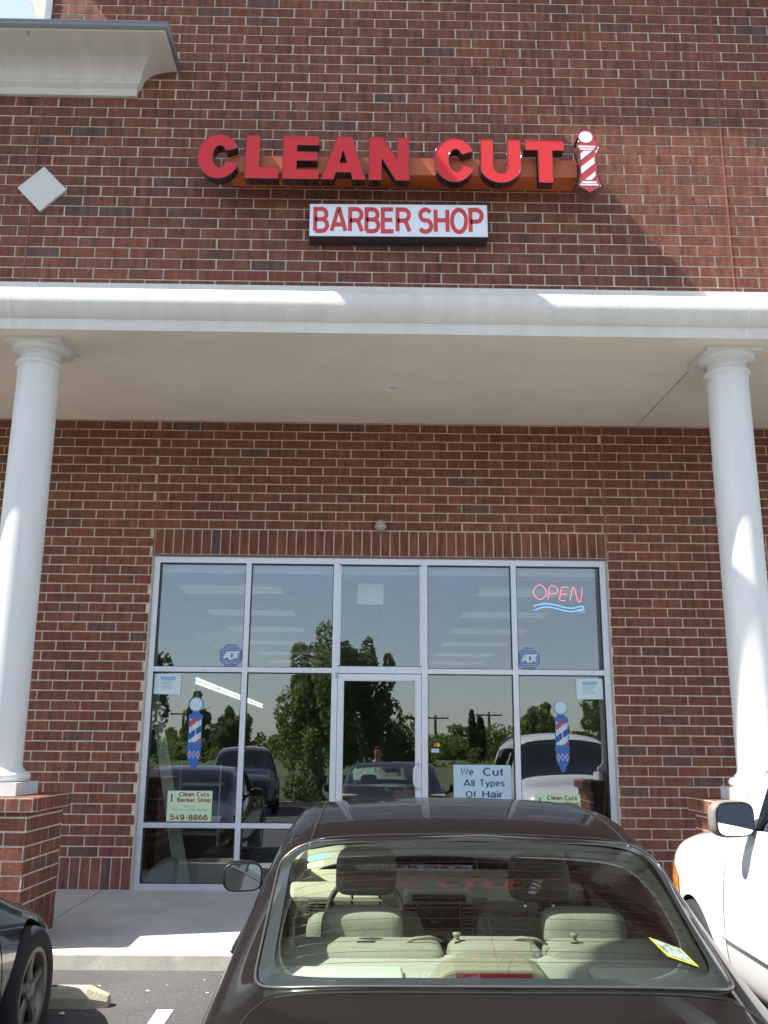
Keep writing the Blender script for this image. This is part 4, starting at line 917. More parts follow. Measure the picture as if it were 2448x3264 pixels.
# rear bench
rb = MB(); rb.bbox(-.67,-.10,1.40,1.62,.45,1.095,.05).bbox(-.09,.22,1.41,1.62,.45,1.10,.05).bbox(.23,.68,1.40,1.62,.45,1.095,.05); rb.bbox(-.67,.68,1.6,2.1,.35,.55,.06); rb.build('rear_seat', cream, CAR)
def headrest(x, y, z, w_, h_, d_=.13, name='headrest', m=None):
    bm = bmesh.new(); bmesh.ops.create_icosphere(bm, subdivisions=4, radius=1); sg = lambda v, e: math.copysign(abs(v)**e, v); vs = []
    for v in bm.verts: c = v.co; vs.append((x+sg(c.x,.4)*w_/2*(1-.06*c.z), y+sg(c.y,.6)*d_/2+.02*c.z, z+sg(c.z,.48)*h_/2))
    fs = [[v.index for v in f.verts] for f in bm.faces]; bm.free(); H_ = MB().add(vs, fs, 0, True).build(name, m or cream, CAR)
    p_ = MB()
    for k in (-.06,.06): p_.tube([(x+k, y, z-h_/2+.01), (x+k, y-.005, z-h_/2-.07)], .006, 8)
    p_.build('headrest_post', chrome, H_); return H_
headrest(-.375,1.66,1.115,.285,.118); headrest(.395,1.66,1.115,.29,.118)
for x in (-.06,.33): q = MB(); q.lathe([(0,.016),(.013,.015),(.014,.009),(.008,.0),(.010,-.008),(.016,-.009)], (x,1.50,1.11), 18); q.build('seat_latch_knob', creamd, CAR)
for s in (-1, 1):
    MB().tube([(s*.24,1.50,1.09),(s*.20,1.49,1.108),(s*.15,1.50,1.11),(s*.11,1.52,1.095)], [.004,.006,.006,.004], 8).build('belt_guide', creamd, CAR)
# front seats
for x in (-.37,.37):
    f = MB(); f.bbox(x-.25,x+.25,2.42,2.60,.45,1.0,.06).bbox(x-.26,x+.26,2.5,3.05,.35,.52,.06); f.build('front_seat', cream, CAR)
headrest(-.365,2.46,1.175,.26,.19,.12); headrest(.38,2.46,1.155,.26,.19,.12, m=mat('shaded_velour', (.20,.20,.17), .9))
# dashboard with centre stack, vents, radio, knobs, steering wheel
da = MB(); da.prism([(3.28,.62),(3.26,.93),(3.34,.985),(3.60,.995),(3.85,.985),(3.9,.6)], -.76, .76, axis='x'); DA = da.build('dashboard', dashm, CAR, bevel=.02)
cs = MB(); cs.bbox(-.175,.175,3.19,3.34,.68,.975,.03); CS = cs.build('centre_console', dashm, CAR)
MB().bbox(-.135,.135,3.18,3.20,.925,.955,.006).build('clock_display', mat('amber_display', (.10,.02,.02), .2), CS)
rd = MB(); rd.bbox(-.105,.105,3.175,3.20,.79,.91,.005); RD = rd.build('radio', dkd, CS)
MB().bbox(-.05,.05,3.17,3.178,.815,.84,.003).build('radio_display', mat('lcd', (.04,.05,.05), .2), RD); MB().bbox(-.085,.085,3.17,3.178,.862,.892,.003).build('disc_slot', mat('grey_fascia', (.09,.09,.09), .4), RD)
for s in (-1,1):
    v_ = MB(); v_.bbox(s*.142-.03,s*.142+.03,3.178,3.2,.79,.91,.006)
    V_ = v_.build('air_vent', dkd, CS)
    for i in range(6): MB().box(s*.142-.026,s*.142+.026,3.172,3.18,.80+.018*i,.805+.018*i).build('vent_slat', creamd, V_)
for x in (-.10,0,.10): MB().lathe([(0,-.03),(.028,-.028),(.034,-.012),(.036,0)], (x,3.19,.725), 24, axis='y').build('knob', mat('knob_ring', (.12,.12,.11), .25, metal=.6) if x < -.05 else bpy.data.materials['knob_ring'], CS)
for x in (-.60,.60):
    v_ = MB(); v_.bbox(x-.07,x+.07,3.235,3.27,.82,.92,.015); V_ = v_.build('air_vent', dkd, DA)
    for i in range(6): MB().box(x-.06,x+.06,3.228,3.238,.832+.014*i,.836+.014*i).build('vent_slat', creamd, V_)
MB().bbox(.25,.50,3.22,3.30,.84,.93,.012).build('glove_box', dashm, DA)
sw_ = MB(); c0 = Vector((-.37,3.08,.88)); ax = Vector((0,-.9,.42)).normalized(); e1 = Vector((1,0,0)); e2 = ax.cross(e1)
sw_.tube([c0+(e1*cos(a)+e2*sin(a))*.185 for a in [2*pi*i/40 for i in range(40)]], .014, 10, closed=True)
for a in (0, pi, -pi/2): sw_.tube([c0, c0+(e1*cos(a)+e2*sin(a))*.18], .016, 8)
sw_.lathe([(0,0),(.07,0)], n=3); sw_.build('steering_wheel', dkd, CAR)
MB().bbox(-.12,.12,2.92,2.95,1.30,1.365,.012).build('rear_view_mirror', dkd, CAR)
# headliner and inner pillars follow the shell slightly inside
hl_ = MB(); vs = []; ny, nx = 12, 13
for i in range(ny):
    y = lerp(1.67, 2.98, i/(ny-1))
    for j in range(nx):
        x = lerp(-.565,.565,j/(nx-1)); h = BV.ray_cast(Vector((x,y,5)), Vector((0,0,-1))); vs.append((x, y, h[0].z-.03 if h[0] else 1.4))
hl_.add(vs, [(i*nx+j,i*nx+j+1,(i+1)*nx+j+1,(i+1)*nx+j) for i in range(ny-1) for j in range(nx-1)], 0, True); hl_.build('headliner', mat('headliner_felt', (.42,.38,.28), .9), CAR)
for s in (-1, 1):
    q = MB(); vs = []
    for u in [i/10 for i in range(11)]:
        a = gp_(s*.985, u, 0); vs += [(a.x-s*.012, a.y+.01, a.z-.03), (a.x-s*.0+s*.02, a.y+.30, a.z-.10)]
    q.add(vs, [(2*i,2*i+1,2*i+3,2*i+2) for i in range(10)], 0, True); q.build('inner_pillar', creamd, CAR)
    dc = MB(); dc.box(s*.80-.02, s*.80+.02, 1.5, 3.5, .35, .97); dc.build('door_card', creamd, CAR)
# things on the rear glass
def plate(nm, pts, lift, m, p=None): # pts in (a,u)
    q = MB(); q.add([gp_(a, u, lift) for a, u in pts], [list(range(len(pts)))]); o = q.build(nm, m, p or CAR); return o
ys_ = MM['ysk'] = mat('yellow_sticker', (.42,.38,.03), .5); 
plate('parking_sticker', [(.70,.30),(.83,.255),(.87,.155),(.745,.195)], .0045, ys_)
PS = [o for o in CAR.children if o.name.startswith('parking_sticker')][0]
plate('sticker_print', [(.712,.29),(.823,.252),(.853,.168),(.751,.203)], .006, mat('sticker_print', (.20,.26,.22), .5, var=.95, vs=45), PS)
og = mat('teal_sticker', (.12,.55,.45), .5)
plate('round_sticker', [(-.80+.055*cos(2*pi*i/24), .84+.022*sin(2*pi*i/24)) for i in range(24)], .0045, og)
plate('square_sticker', [(-.85,.80),(-.77,.805),(-.765,.765),(-.845,.76)], .0045, mat('lime_sticker', (.42,.50,.20), .5))

# ================= black sedan at the left
blk = car_paint('black_gloss_paint', (.004,.004,.005), .05, .2)
B = thing('sedan_car', 'glossy black sedan at the left edge, only its front wing and wheel in view', 'car', (-2.75, -8.05, 0)); B.rotation_euler = (R(1.6), 0, 0); B.location.z = gz(-7.1)-.035
bst = [[(x, y, z*.95-.075*max(0,min(1,(y-2.9)/1.0))*max(0,min(1,(z-.35)/.35))) for x, y, z in s_] for s_ in sedan()]
s2 = shell('black', bst, blk, dark_glass, SZ, B, [(.98,.335,.375),(3.86,.335,.372)])
for s in (-1, 1): wheel(B, s*.80, .98, .335, .335, s); wheel(B, s*.80, 3.86, .335, .335, s, mat('satin_alloy', (.20,.185,.16), .4, metal=.7) if s > 0 else rim_m)
for s in (-1, 1): mirror(B, s*.96, 2.72, .99, s, blk)
MB().tube([snap_side(s2['bvh'], 3.30+.015*i, .92-.06*i, 1, .0) for i in range(12)], .003, 6).build('door_seam', seam, B)
def front_bits(root, bvh, wlamp, z0, z1, x0, x1, grille, m_l, ylim=None):
    for s in (-1, 1):
        q = MB(); vs = []
        for i in range(9):
            for j in range(5):
                x = s*lerp(x0,x1,i/8); z = lerp(z0,z1,j/4); h = bvh.ray_cast(Vector((x, 9, z)), Vector((0,-1,0))); vs.append((h[0]+Vector((0,.006,0))) if h[0] else Vector((x,4.3,z)))
        q.add(vs, [(i*5+j,i*5+j+1,(i+1)*5+j+1,(i+1)*5+j) for i in range(8) for j in range(4)], 0, True); q.build('headlamp', m_l, root)
    q = MB(); vs = []; gx0, gx1, g0, g1 = grille
    for i in range(11):
        for j in range(5):
            x = lerp(gx0,gx1,i/10); z = lerp(g0,g1,j/4); h = bvh.ray_cast(Vector((x, 9, z)), Vector((0,-1,0))); vs.append((h[0]+Vector((0,.006,0))) if h[0] else Vector((x,4.6,z)))
    q.add(vs, [(i*5+j,i*5+j+1,(i+1)*5+j+1,(i+1)*5+j) for i in range(10) for j in range(4)], 0, True); q.build('grille', trimb, root)
hlm = mat('headlamp_glass', (.45,.47,.48), .08, metal=.6, coat=1)
front_bits(B, s2['bvh'], .2, .58, .70, .38, .70, (-.28,.28,.56,.68), hlm); front_bits(CAR, BV, .2, .58, .70, .38, .70, (-.28,.28,.56,.68), hlm)

# ================= white SUV at the right
def suv():
    return [
     [(0,.03,.50),(.6,.04,.48),(.72,.06,.55),(.76,.07,.75),(.75,.08,1.0),(.70,.12,1.10),(.62,.22,1.50),(.40,.27,1.66),(0,.28,1.70)],
     [(0,.08,.36),(.70,.10,.33),(.84,.12,.40),(.88,.14,.75),(.87,.14,1.05),(.83,.17,1.14),(.72,.28,1.60),(.52,.33,1.76),(0,.36,1.80)],
     [(0,.9,.30),(.74,.9,.27),(.88,.9,.35),(.93,.9,.72),(.92,.9,1.05),(.87,.9,1.16),(.73,.9,1.66),(.58,.9,1.80),(0,.9,1.84)],
     [(0,1.7,.30),(.74,1.7,.27),(.88,1.7,.34),(.935,1.7,.70),(.925,1.7,1.04),(.875,1.7,1.15),(.73,1.7,1.67),(.58,1.7,1.81),(0,1.7,1.86)],
     [(0,2.5,.30),(.74,2.5,.27),(.88,2.5,.34),(.935,2.5,.70),(.925,2.5,1.03),(.87,2.5,1.13),(.725,2.45,1.66),(.58,2.5,1.79),(0,2.5,1.84)],
     [(0,2.95,.30),(.74,2.95,.27),(.88,2.95,.34),(.935,2.95,.70),(.925,2.95,1.02),(.865,2.95,1.12),(.72,2.88,1.60),(.58,2.85,1.72),(0,2.82,1.77)],
     [(0,3.3,.30),(.74,3.3,.27),(.88,3.3,.34),(.933,3.3,.68),(.92,3.3,1.0),(.86,3.3,1.10),(.77,3.20,1.36),(.62,3.18,1.42),(0,3.18,1.47)],
     [(0,3.6,.30),(.74,3.6,.27),(.88,3.6,.34),(.932,3.6,.66),(.915,3.6,.97),(.86,3.6,1.06),(.80,3.55,1.11),(.62,3.55,1.16),(0,3.58,1.20)],
     [(0,4.15,.30),(.72,4.15,.27),(.86,4.15,.36),(.92,4.15,.65),(.90,4.15,.93),(.84,4.15,1.01),(.72,4.15,1.055),(.45,4.15,1.09),(0,4.15,1.11)],
     [(0,4.55,.32),(.66,4.53,.29),(.80,4.48,.38),(.87,4.45,.62),(.86,4.45,.86),(.80,4.46,.94),(.66,4.48,.99),(.40,4.5,1.02),(0,4.52,1.03)],
     [(0,4.70,.42),(.52,4.68,.40),(.66,4.62,.46),(.70,4.60,.62),(.69,4.60,.78),(.62,4.62,.85),(.50,4.65,.88),(.30,4.67,.90),(0,4.68,.91)],
    ]
UZ = {(5,6):2,(5,7):2,(6,6):2,(6,7):2,(4,5):4,(3,5):3,(2,5):5,(0,6):1,(0,7):1}
wp = car_paint('white_paint', (.74,.74,.73), 0, .3)
U_ = thing('suv', 'white tall car at the right edge, door mirror and bonnet in view', 'car', (2.94, -7.48, 0)); U_.rotation_euler = (R(1.6), 0, 0); U_.location.z = gz(-6.6)-.02
s3 = shell('white', [[(x, y, z*1.045) for x, y, z in s_] for s_ in suv()], wp, dark_glass, UZ, U_, [(.95,.37,.395),(3.86,.36,.385)])
for s in (-1, 1): wheel(U_, s*.82, .95, .37, .37, s); wheel(U_, s*.82, 3.86, .36, .36, s)
mg = mat('grey_mirror_shell', (.20,.18,.165), .5)
mirror(U_, -.985, 2.90, 1.295, -1, mg, .245, .195); mirror(U_, .985, 2.90, 1.295, 1, mg, .245, .195)
front_bits(U_, s3['bvh'], .2, .72, .90, .44, .78, (-.36,.36,.66,.88), hlm)
bar = MB()
for z in (.67,.775,.885):
    bar.tube([ (h[0]+Vector((0,.012,0))) for h in [s3['bvh'].ray_cast(Vector((x/10*.38,9,z)), Vector((0,-1,0))) for x in range(-10,11)] if h[0]], .016, 8)
bar.build('grille_bars', wp, U_)
for s in (-1, 1):
    q = MB(); vs = []
    for i in range(5):
        for j in range(7):
            y = 4.32-.05*i; z = lerp(.66,.90,j/6)-(.02*i); vs.append(snap_side(s3['bvh'], y, z, s, .006))
    q.add(vs, [(i*7+j,i*7+j+1,(i+1)*7+j+1,(i+1)*7+j) for i in range(4) for j in range(6)], 0, True); q.build('turn_signal', mat('amber_lens', (.75,.25,.03), .15, coat=1) if s < 0 else bpy.data.materials['amber_lens'], U_)
    MB().tube([snap_side(s3['bvh'], y, .62, s, .008) for y in [1.5+.12*i for i in range(16)]], .012, 6).build('door_moulding', mat('grey_moulding', (.42,.42,.42), .5) if s < 0 else bpy.data.materials['grey_moulding'], U_)
    MB().tube([snap_side(s3['bvh'], 3.22+.01*i, 1.05-.06*i, s, .0) for i in range(13)], .003, 6).build('door_seam', seam, U_)
    MB().tube([snap_down(s3['bvh'], s*.62, y, .035) for y in [.7+.14*i for i in range(13)]], .014, 8).build('roof_rail', trimb, U_)
    q = MB(); vs = []
    for z in [1.17+.042*i for i in range(11)]:
        for y in (2.42, 2.54): vs.append(snap_side(s3['bvh'], y, z, s, .005))
    q.add(vs, [(2*i,2*i+1,2*i+3,2*i+2) for i in range(10)], 0, True); q.build('door_pillar', wp, U_)

# ================= wheel stops, bay lines, litter
def stop(x0, x1, y, label):
    t_ = thing('wheel_stop', label, 'wheel stop', (0,0,0), group='concrete wheel stops'); z = gz(y-.07)-.004
    m = MB(); xs_ = [x0, x0+.05, x1-.13, x1]; sec = lambda sx_: [(y-.075,z),(y-.075+.0,z+.065),(y-.045,z+.118),(y+.045,z+.118),(y+.075,z+.065),(y+.075,z)]
    P = [sec(0)]*4; pts = []
    for i, x in enumerate(xs_):
        for (yy, zz) in P[i]:
            if i in (0,3): yy = y+(yy-y)*.55; zz = z+(zz-z)*.60
            pts.append((x, yy, zz))
    m.add(pts, [[i*6+j, i*6+(j+1)%6, (i+1)*6+(j+1)%6, (i+1)*6+j] for i in range(3) for j in range(6)]+[[5,4,3,2,1,0],[18,19,20,21,22,23]])
    m.build('concrete_bar', MM.setdefault('wstop', mat('stop_concrete', (.42,.38,.27), .9, var=.15, vs=7, bump=.3, bs=60)), t_, bevel=.006)
    for x in (x0+.45, x1-.35): MB().lathe([(0,.002),(.017,.002),(.02,-.004)], (x, y, z+.119), 16).build('anchor_pin', MM['black'], t_)
stop(-3.50, -1.62, -3.42, 'pale concrete wheel stop by the black car front wheel')
stop(-.55, 1.28, -3.42, 'pale concrete wheel stop hidden under the brown sedan nose')
stop(2.2, 4.03, -3.42, 'pale concrete wheel stop under the white car nose')
lp = mat('white_road_paint', (.72,.72,.70), .7, var=.12, vs=12)
for x in (-4.05, -1.30, 1.52, 4.4):
    m = MB(); yy = [-3.5,-5,-7,-8.6]; m.add([(x+d_, y, gz(y)+.004) for y in yy for d_ in (0,.10)], [(2*i,2*i+1,2*i+3,2*i+2) for i in range(3)]); tag(m.build('bay_line', lp), kind='structure')
lt = MB(); lm = mat('litter', (.62,.58,.48), .8)
for (x, y, s_) in [(-1.80,-3.02,.022),(-1.35,-2.98,.008),(-1.12,-2.85,.007),(-1.45,-3.12,.02),(-1.86,-3.60,.028),(-1.70,-3.62,.01),(-1.05,-3.15,.012),(-1.5,-2.75,.006),(-1.02,-2.72,.009),(-1.3,-2.71,.006),(-.9,-2.8,.006),(-1.65,-2.68,.007),(-1.15,-3.0,.005),(-1.4,-3.35,.005),(-1.25,-2.64,.005),(-.95,-3.3,.008),(-1.55,-3.3,.006),(-1.9,-2.7,.008)]:
    z = gz(y)+.003; n = 7; lt.add([(x+s_*cos(2*pi*i/n)*random.uniform(.5,1.3), y+s_*.6*sin(2*pi*i/n)*random.uniform(.5,1.3), z+random.uniform(0,s_*.4)) for i in range(n)], [list(range(n))])
tag(lt.build('litter', lm), 'scraps of pale litter on the asphalt by the curb', 'litter', kind='stuff')

# ================================================================== WHAT THE GLASS REFLECTS: trees, poles, cars across the lot
leafm = {}
def leaf(name, c):
    m = mat(name, c, .6, var=.45, vs=1.7); t = m.node_tree; p = t.nodes['Principled BSDF']; tl = t.nodes.new('ShaderNodeBsdfTranslucent'); tl.inputs[0].default_value = (c[0]*1.5, c[1]*1.7, c[2], 1)
    mx = t.nodes.new('ShaderNodeMixShader'); mx.inputs[0].default_value = .45; t.links.new(p.outputs[0], mx.inputs[1]); t.links.new(tl.outputs[0], mx.inputs[2]); t.links.new(mx.outputs[0], t.nodes['Material Output'].inputs[0]); return m
leafm['a'] = leaf('leaf_olive', (.16,.20,.075)); leafm['b'] = leaf('leaf_dark', (.09,.12,.05)); leafm['c'] = leaf('leaf_light', (.13,.15,.05)); barkm = mat('bark', (.09,.065,.045), .9, var=.3, vs=10)
def leaves(mb, cx, cy, cz, rx, ry, rz, n, size, rnd, clumps=14, cone=0):
    cs = []
    for i in range(clumps):
        while True:
            p = Vector((rnd.uniform(-1,1), rnd.uniform(-1,1), rnd.uniform(-1,1)))
            if p.length < 1: break
        if cone: k_ = 1-(p.z+1)/2*cone; p.x *= k_; p.y *= k_
        cs.append((p, rnd.uniform(.22,.42)*(1-.5*cone*(p.z+1)/2)))
    for i in range(n):
        c, r = cs[rnd.randrange(len(cs))]
        d = Vector((rnd.gauss(0,1), rnd.gauss(0,1), rnd.gauss(0,1))).normalized()*r*rnd.uniform(.4,1)**.5
        q = Vector((cx+(c.x+d.x)*rx, cy+(c.y+d.y)*ry, cz+(c.z+d.z)*rz)); s_ = size*rnd.uniform(.6,1.4)
        a = Vector((rnd.gauss(0,1), rnd.gauss(0,1), rnd.gauss(0,.7))).normalized(); b = a.orthogonal().normalized(); b.rotate(Matrix.Rotation(rnd.uniform(0,6.28), 3, a)); e = a.cross(b)
        mb.add([q+b*s_, q+e*s_*.5, q-b*s_*.9, q-e*s_*.5], [(0,1,2,3)])
def tree(nm, label, x, y, h, w_, n, size, m, seed, trunk=.3, cone=0, clumps=14, cat='tree', group='trees beyond the parking lot'):
    rnd = random.Random(seed); T = thing(nm, label, cat, (x, y, gz(y) if y > -28 else .1), group=group)
    t_ = MB(); t_.tube([(0,0,-.2),(rnd.uniform(-.05,.05)*h*.3,0,h*.3),(rnd.uniform(-.1,.1)*h*.3,0,h*.6),(0,0,h*.85)], [h*.022+.03,h*.017+.02,h*.01+.01,.01], 8)
    for i in range(7):
        a = rnd.uniform(0,6.28); z0 = h*rnd.uniform(trunk,.7); t_.tube([(0,0,z0),(cos(a)*w_*.2,sin(a)*w_*.2,z0+h*.08),(cos(a)*w_*.38,sin(a)*w_*.38,z0+h*.13)], [h*.008+.01,h*.005+.008,.006], 6)
    t_.build('trunk', barkm, T); cr = MB(); leaves(cr, 0,0,h*(1+trunk)/2, w_*.42, w_*.42, h*(1-trunk)/2*.86, n, size, rnd, clumps, cone); cr.build('crown', m, T); return T
tree('island_tree', 'loose leafy tree on the lot island, mirrored in the middle panes', -1.75, -22.4, 6.0, 3.0, 22000, .075, leafm['a'], 3, trunk=.10, clumps=44)
tree('island_tree', 'darker ragged tree on the lot island, mirrored beside the door', .0, -23.2, 6.0, 2.3, 10000, .075, leafm['b'], 9, trunk=.08, clumps=30)
tree('young_tree', 'small spreading tree mirrored in the door glass', 1.2, -24.5, 2.9, 2.3, 3200, .10, leafm['b'], 12, trunk=.05, clumps=20)
sp = [('evergreen_tree','tall pointed evergreen mirrored behind the left pole sticker',-14.0,-70,6.0,3.8,.8,'b'),('broadleaf_tree','rounded tree mirrored at the second upright',-11.0,-68,4.4,3.6,.3,'b'),('evergreen_tree','thin cedar mirrored beside the blue poster, the taller one',7.3,-60,3.9,1.4,.8,'b'),('evergreen_tree','thin cedar mirrored beside the blue poster, the shorter one',8.0,-61,3.7,1.3,.8,'b'),
      ('broadleaf_tree','olive tree mirrored above the white car',9.6,-42,3.7,3.2,.2,'a'),('broadleaf_tree','pale tree mirrored at the far right pane',13.4,-45,4.3,4.4,.2,'c'),('broadleaf_tree','pointed dark tree mirrored at the left jamb',-9.6,-31,6.6,2.4,.3,'b')]
for i, (nm, lb, x, y, h, w_, cn, mk) in enumerate(sp): tree(nm, lb, x, y, h, w_, 5500, .15 if y < -40 else .13, leafm[mk], 40+i, trunk=.05, cone=cn, clumps=34)
rnd = random.Random(5)
hd = MB()
for i in range(64):
    x = -62+2.05*i+rnd.uniform(-.8,.8); y = -74+rnd.uniform(-6,6); h = rnd.uniform(1.6,2.9)
    leaves(hd, x, y, .2+h*.45, rnd.uniform(1.4,2.3), 1.5, h*.62, 1500, .18, rnd, 20)
tag(hd.build('woodland_edge', leafm['a']), 'far line of scrubby woodland across the field, mirrored in the glass', 'woodland', kind='stuff')
bs = MB()
for i in range(46):
    x = -48+2.1*i+rnd.uniform(-.7,.7); leaves(bs, x, -52+rnd.uniform(-3,3), .55, 1.5, 1.0, .75, 260, .12, rnd, 6)
tag(bs.build('scrub', leafm['c']), 'low pale scrub along the edge of the field', 'scrub', kind='stuff')
isl = MB(); pr = [(-1.2+4.6*cos(2*pi*i/40)*1.0, -22.8+1.9*sin(2*pi*i/40)) for i in range(40)]
isl.prism(pr, gz(-22)-.1, gz(-22)+.14, axis='z'); tag(isl.build('island_kerb', MM['curb']), kind='structure')
isg = MB(); isg.prism([(-1.2+(x+1.2)*.94, -22.8+(y+22.8)*.9) for x, y in pr], gz(-22), gz(-22)+.16, axis='z'); tag(isg.build('island_grass', grass), kind='structure')
def shrub(x, y, s, seed, lb):
    T = thing('shrub', lb, 'shrub', (x, y, gz(-22)+.1), group='shrubs on the lot island'); r_ = random.Random(seed); m = MB(); leaves(m, 0,0,.42*s,.75*s,.7*s,.5*s, 1500, .06, r_, 12); m.build('foliage', leafm['c'], T)
    q = MB()
    for k_ in range(5): a = k_*1.26; q.tube([(0,0,0),(cos(a)*.2*s,sin(a)*.2*s,.4*s)], .012, 5)
    q.build('stem', barkm, T)
shrub(-2.2,-21.6,1.1,1,'rounded pale shrub at the left of the lot island'); shrub(-.9,-21.4,.9,2,'rounded pale shrub in the middle of the lot island'); shrub(.8,-21.9,1.0,4,'rounded pale shrub at the right of the lot island')
def pole(x, y, h, lb):
    T = thing('utility_pole', lb, 'utility pole', (x,y,0), group='utility poles across the field'); MB().tube([(0,0,-.5),(0,0,h)], [.16,.11], 8).build('post', barkm, T)
    MB().box(-1.2,1.2,-.05,.05,h-.35,h-.23).build('crossarm', barkm, T)
    q = MB()
    for x_ in (-1.1,-.6,.6,1.1): q.lathe([(0,.14),(.04,.12),(.05,.0)], (x_,0,h-.23), 8)
    q.build('insulators', mat('porcelain', (.3,.3,.3), .4) if 'porcelain' not in bpy.data.materials else bpy.data.materials['porcelain'], T)
pole(10.5,-76,4.1+.3,'utility pole mirrored right of the door'); pole(5.7,-76,4.1,'utility pole mirrored beside the door handle'); pole(-16.3,-76,4.4,'utility pole mirrored behind the left sticker')
# vehicles across the aisle, seen only in the glass
def quickcar(nm, lb, st, zones, pm, x, y, rz, arches, wr, wheels):
    T = thing(nm, lb, 'car', (x, y, gz(y)-.0), rz); shell(nm, st, pm, dark_glass, zones, T, arches)
    for (wy) in wheels:
        for s in (-1, 1): wheel(T, s*.80, wy, wr, wr, s)
    return T
quickcar('suv', 'dark blue tall car across the aisle, mirrored behind the left upright', suv(), UZ, car_paint('dark_blue_paint', (.012,.016,.035), .3, .25), -4.0, -21.0, R(-8), [(.95,.37,.395),(3.70,.36,.395)], .36, (.95,3.70))
quickcar('suv', 'pale grey tall car at the left, mirrored at the left jamb', suv(), UZ, car_paint('silver_paint', (.40,.41,.42), .5, .3), -7.6, -19.0, R(4), [(.95,.37,.395),(3.70,.36,.395)], .36, (.95,3.70))

# the photographer, mirrored faintly in the door glass
P_ = thing('person', 'person in a dark shirt holding a phone up, mirrored in the door glass', 'person', (.16, -10.52, gz(-10.5)))
def skin(nm, joints, edges, m, parent, lvl=2):
    me = bpy.data.meshes.new(nm); me.from_pydata([j[:3] for j in joints], edges, []); o = bpy.data.objects.new(nm, me); COL.objects.link(o)
    sk_ = o.modifiers.new('s', 'SKIN'); sb = o.modifiers.new('u', 'SUBSURF'); sb.levels = lvl
    for i, j in enumerate(joints): me.skin_vertices[0].data[i].radius = (j[3], j[4] if len(j) > 4 else j[3])
    me.skin_vertices[0].data[0].use_root = True
    q = evalmesh(o); bpy.data.objects.remove(o); q.materials.clear(); q.materials.append(m)
    for f in q.polygons: f.use_smooth = True
    o = bpy.data.objects.new(nm, q); COL.objects.link(o); o.parent = parent; return o
skm = mat('skin', (.42,.22,.15), .5); shm = mat('dark_shirt', (.03,.03,.045), .8, bump=.3, bs=12); jn = mat('jeans', (.03,.04,.07), .85); hrm = mat('brown_hair', (.03,.018,.012), .7)
J = [(0,0,.98,.15,.11),(0,.0,1.18,.145,.10),(0,-.01,1.38,.17,.105),(0,-.01,1.50,.10,.07),(0,0,1.57,.052),(0,.015,1.64,.06,.07),(0,.02,1.73,.076,.092),(0,.01,1.80,.055,.065),
     (-.19,-.01,1.45,.062),(-.27,.13,1.26,.045),(-.17,.36,1.44,.036),(-.145,.42,1.51,.026,.02), (.19,-.01,1.45,.062),(.30,.02,1.22,.045),(.24,.22,1.06,.036),(.23,.28,1.03,.03,.02),
     (-.10,0,.90,.10),(-.12,.02,.50,.062),(-.13,-.02,.10,.042),(-.13,.14,.04,.04,.03),(.10,0,.90,.10),(.12,.02,.50,.062),(.13,-.02,.10,.042),(.13,.14,.04,.04,.03)]
E_ = [(0,1),(1,2),(2,3),(3,4),(4,5),(5,6),(6,7),(3,8),(8,9),(9,10),(10,11),(3,12),(12,13),(13,14),(14,15),(0,16),(16,17),(17,18),(18,19),(0,20),(20,21),(21,22),(22,23)]
skin('body', J, E_, skm, P_)
sh_ = [(x, y, z, *[r_*1.12 for r_ in rest]) for x, y, z, *rest in J]
skin('shirt', [sh_[0],sh_[1],sh_[2],(0,-.01,1.46,.13,.085),(-.19,-.01,1.44,.075),(-.235,.06,1.35,.062),(.19,-.01,1.44,.075),(.25,.0,1.34,.062)], [(0,1),(1,2),(2,3),(3,4),(4,5),(3,6),(6,7)], shm, P_)
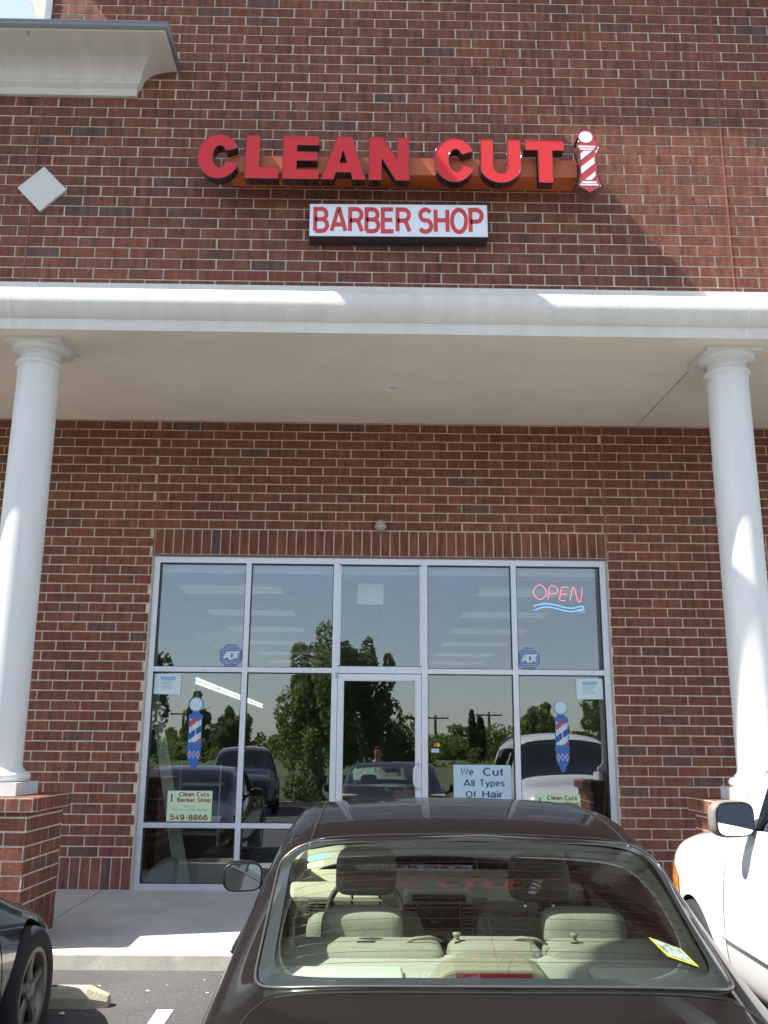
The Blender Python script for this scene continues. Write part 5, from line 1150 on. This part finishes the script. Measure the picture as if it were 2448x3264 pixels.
skin('trousers', [(0,0,.96,.165,.12),(-.10,0,.90,.115),(-.12,.02,.50,.078),(-.13,-.02,.12,.062),(.10,0,.90,.115),(.12,.02,.50,.078),(.13,-.02,.12,.062)], [(0,1),(1,2),(2,3),(0,4),(4,5),(5,6)], jn, P_)
hm = MB(); hv = []
bm = bmesh.new(); bmesh.ops.create_icosphere(bm, subdivisions=3, radius=1)
for v in bm.verts: z_ = v.co.z if v.co.y < .2 else max(v.co.z, .35+v.co.y*.25); hv.append((v.co.x*.088, -.005+v.co.y*.098, 1.755+z_*.088))
hm.add(hv, [[v.index for v in f.verts] for f in bm.faces], 0, True); bm.free(); hm.build('hair', hrm, P_)
fc = MB(); fc.lathe([(0,.008),(.012,.004),(.014,-.006),(0,-.012)], (0,.118,1.70), 10); fc.build('nose', skm, P_)
for x in (-.032,.032): MB().lathe([(0,.006),(.009,.003),(.009,-.003),(0,-.006)], (x,.105,1.735), 10).build('eye', trimb, P_)
MB().box(-.024,.024,.098,.108,1.662,1.668).build('mouth', mat('lips', (.30,.10,.09), .5), P_)
for s in (-1, 1): MB().lathe([(0,.03),(.014,.012),(.014,-.012),(0,-.03)], (s*.082,.01,1.715), 10).build('ear', skm, P_)
for k_, (dx, dz, ln_) in enumerate([(-.03,.02,.07),(-.012,.026,.08),(.006,.026,.076),(.022,.02,.062)]):
    MB().tube([(-.145+dx*.6,.42,1.51+.01),(-.15+dx,.455,1.535+dz*.6),(-.15+dx,.475,1.53+dz+ln_*.25),(-.145+dx,.468,1.54+dz+ln_*.5)], [.011,.0095,.0085,.007], 8).build('finger', skm, P_)
MB().tube([(-.14,.42,1.505),(-.115,.44,1.525),(-.108,.462,1.55)], [.013,.011,.009], 8).build('thumb', skm, P_)
PH = thing('phone', 'small phone held up by the mirrored person', 'phone', (0.016, -9.985-.02, 1.385)); MB().bbox(-.058,.002,-.005,.004,-.105,.012,.003).build('case', trimb, PH); MB().lathe([(0,.0),(.004,.0)], (-.012,.0045,-.002), 10, axis='y').build('flash_lens', mat('flash', (.8,.8,.9), .1), PH)
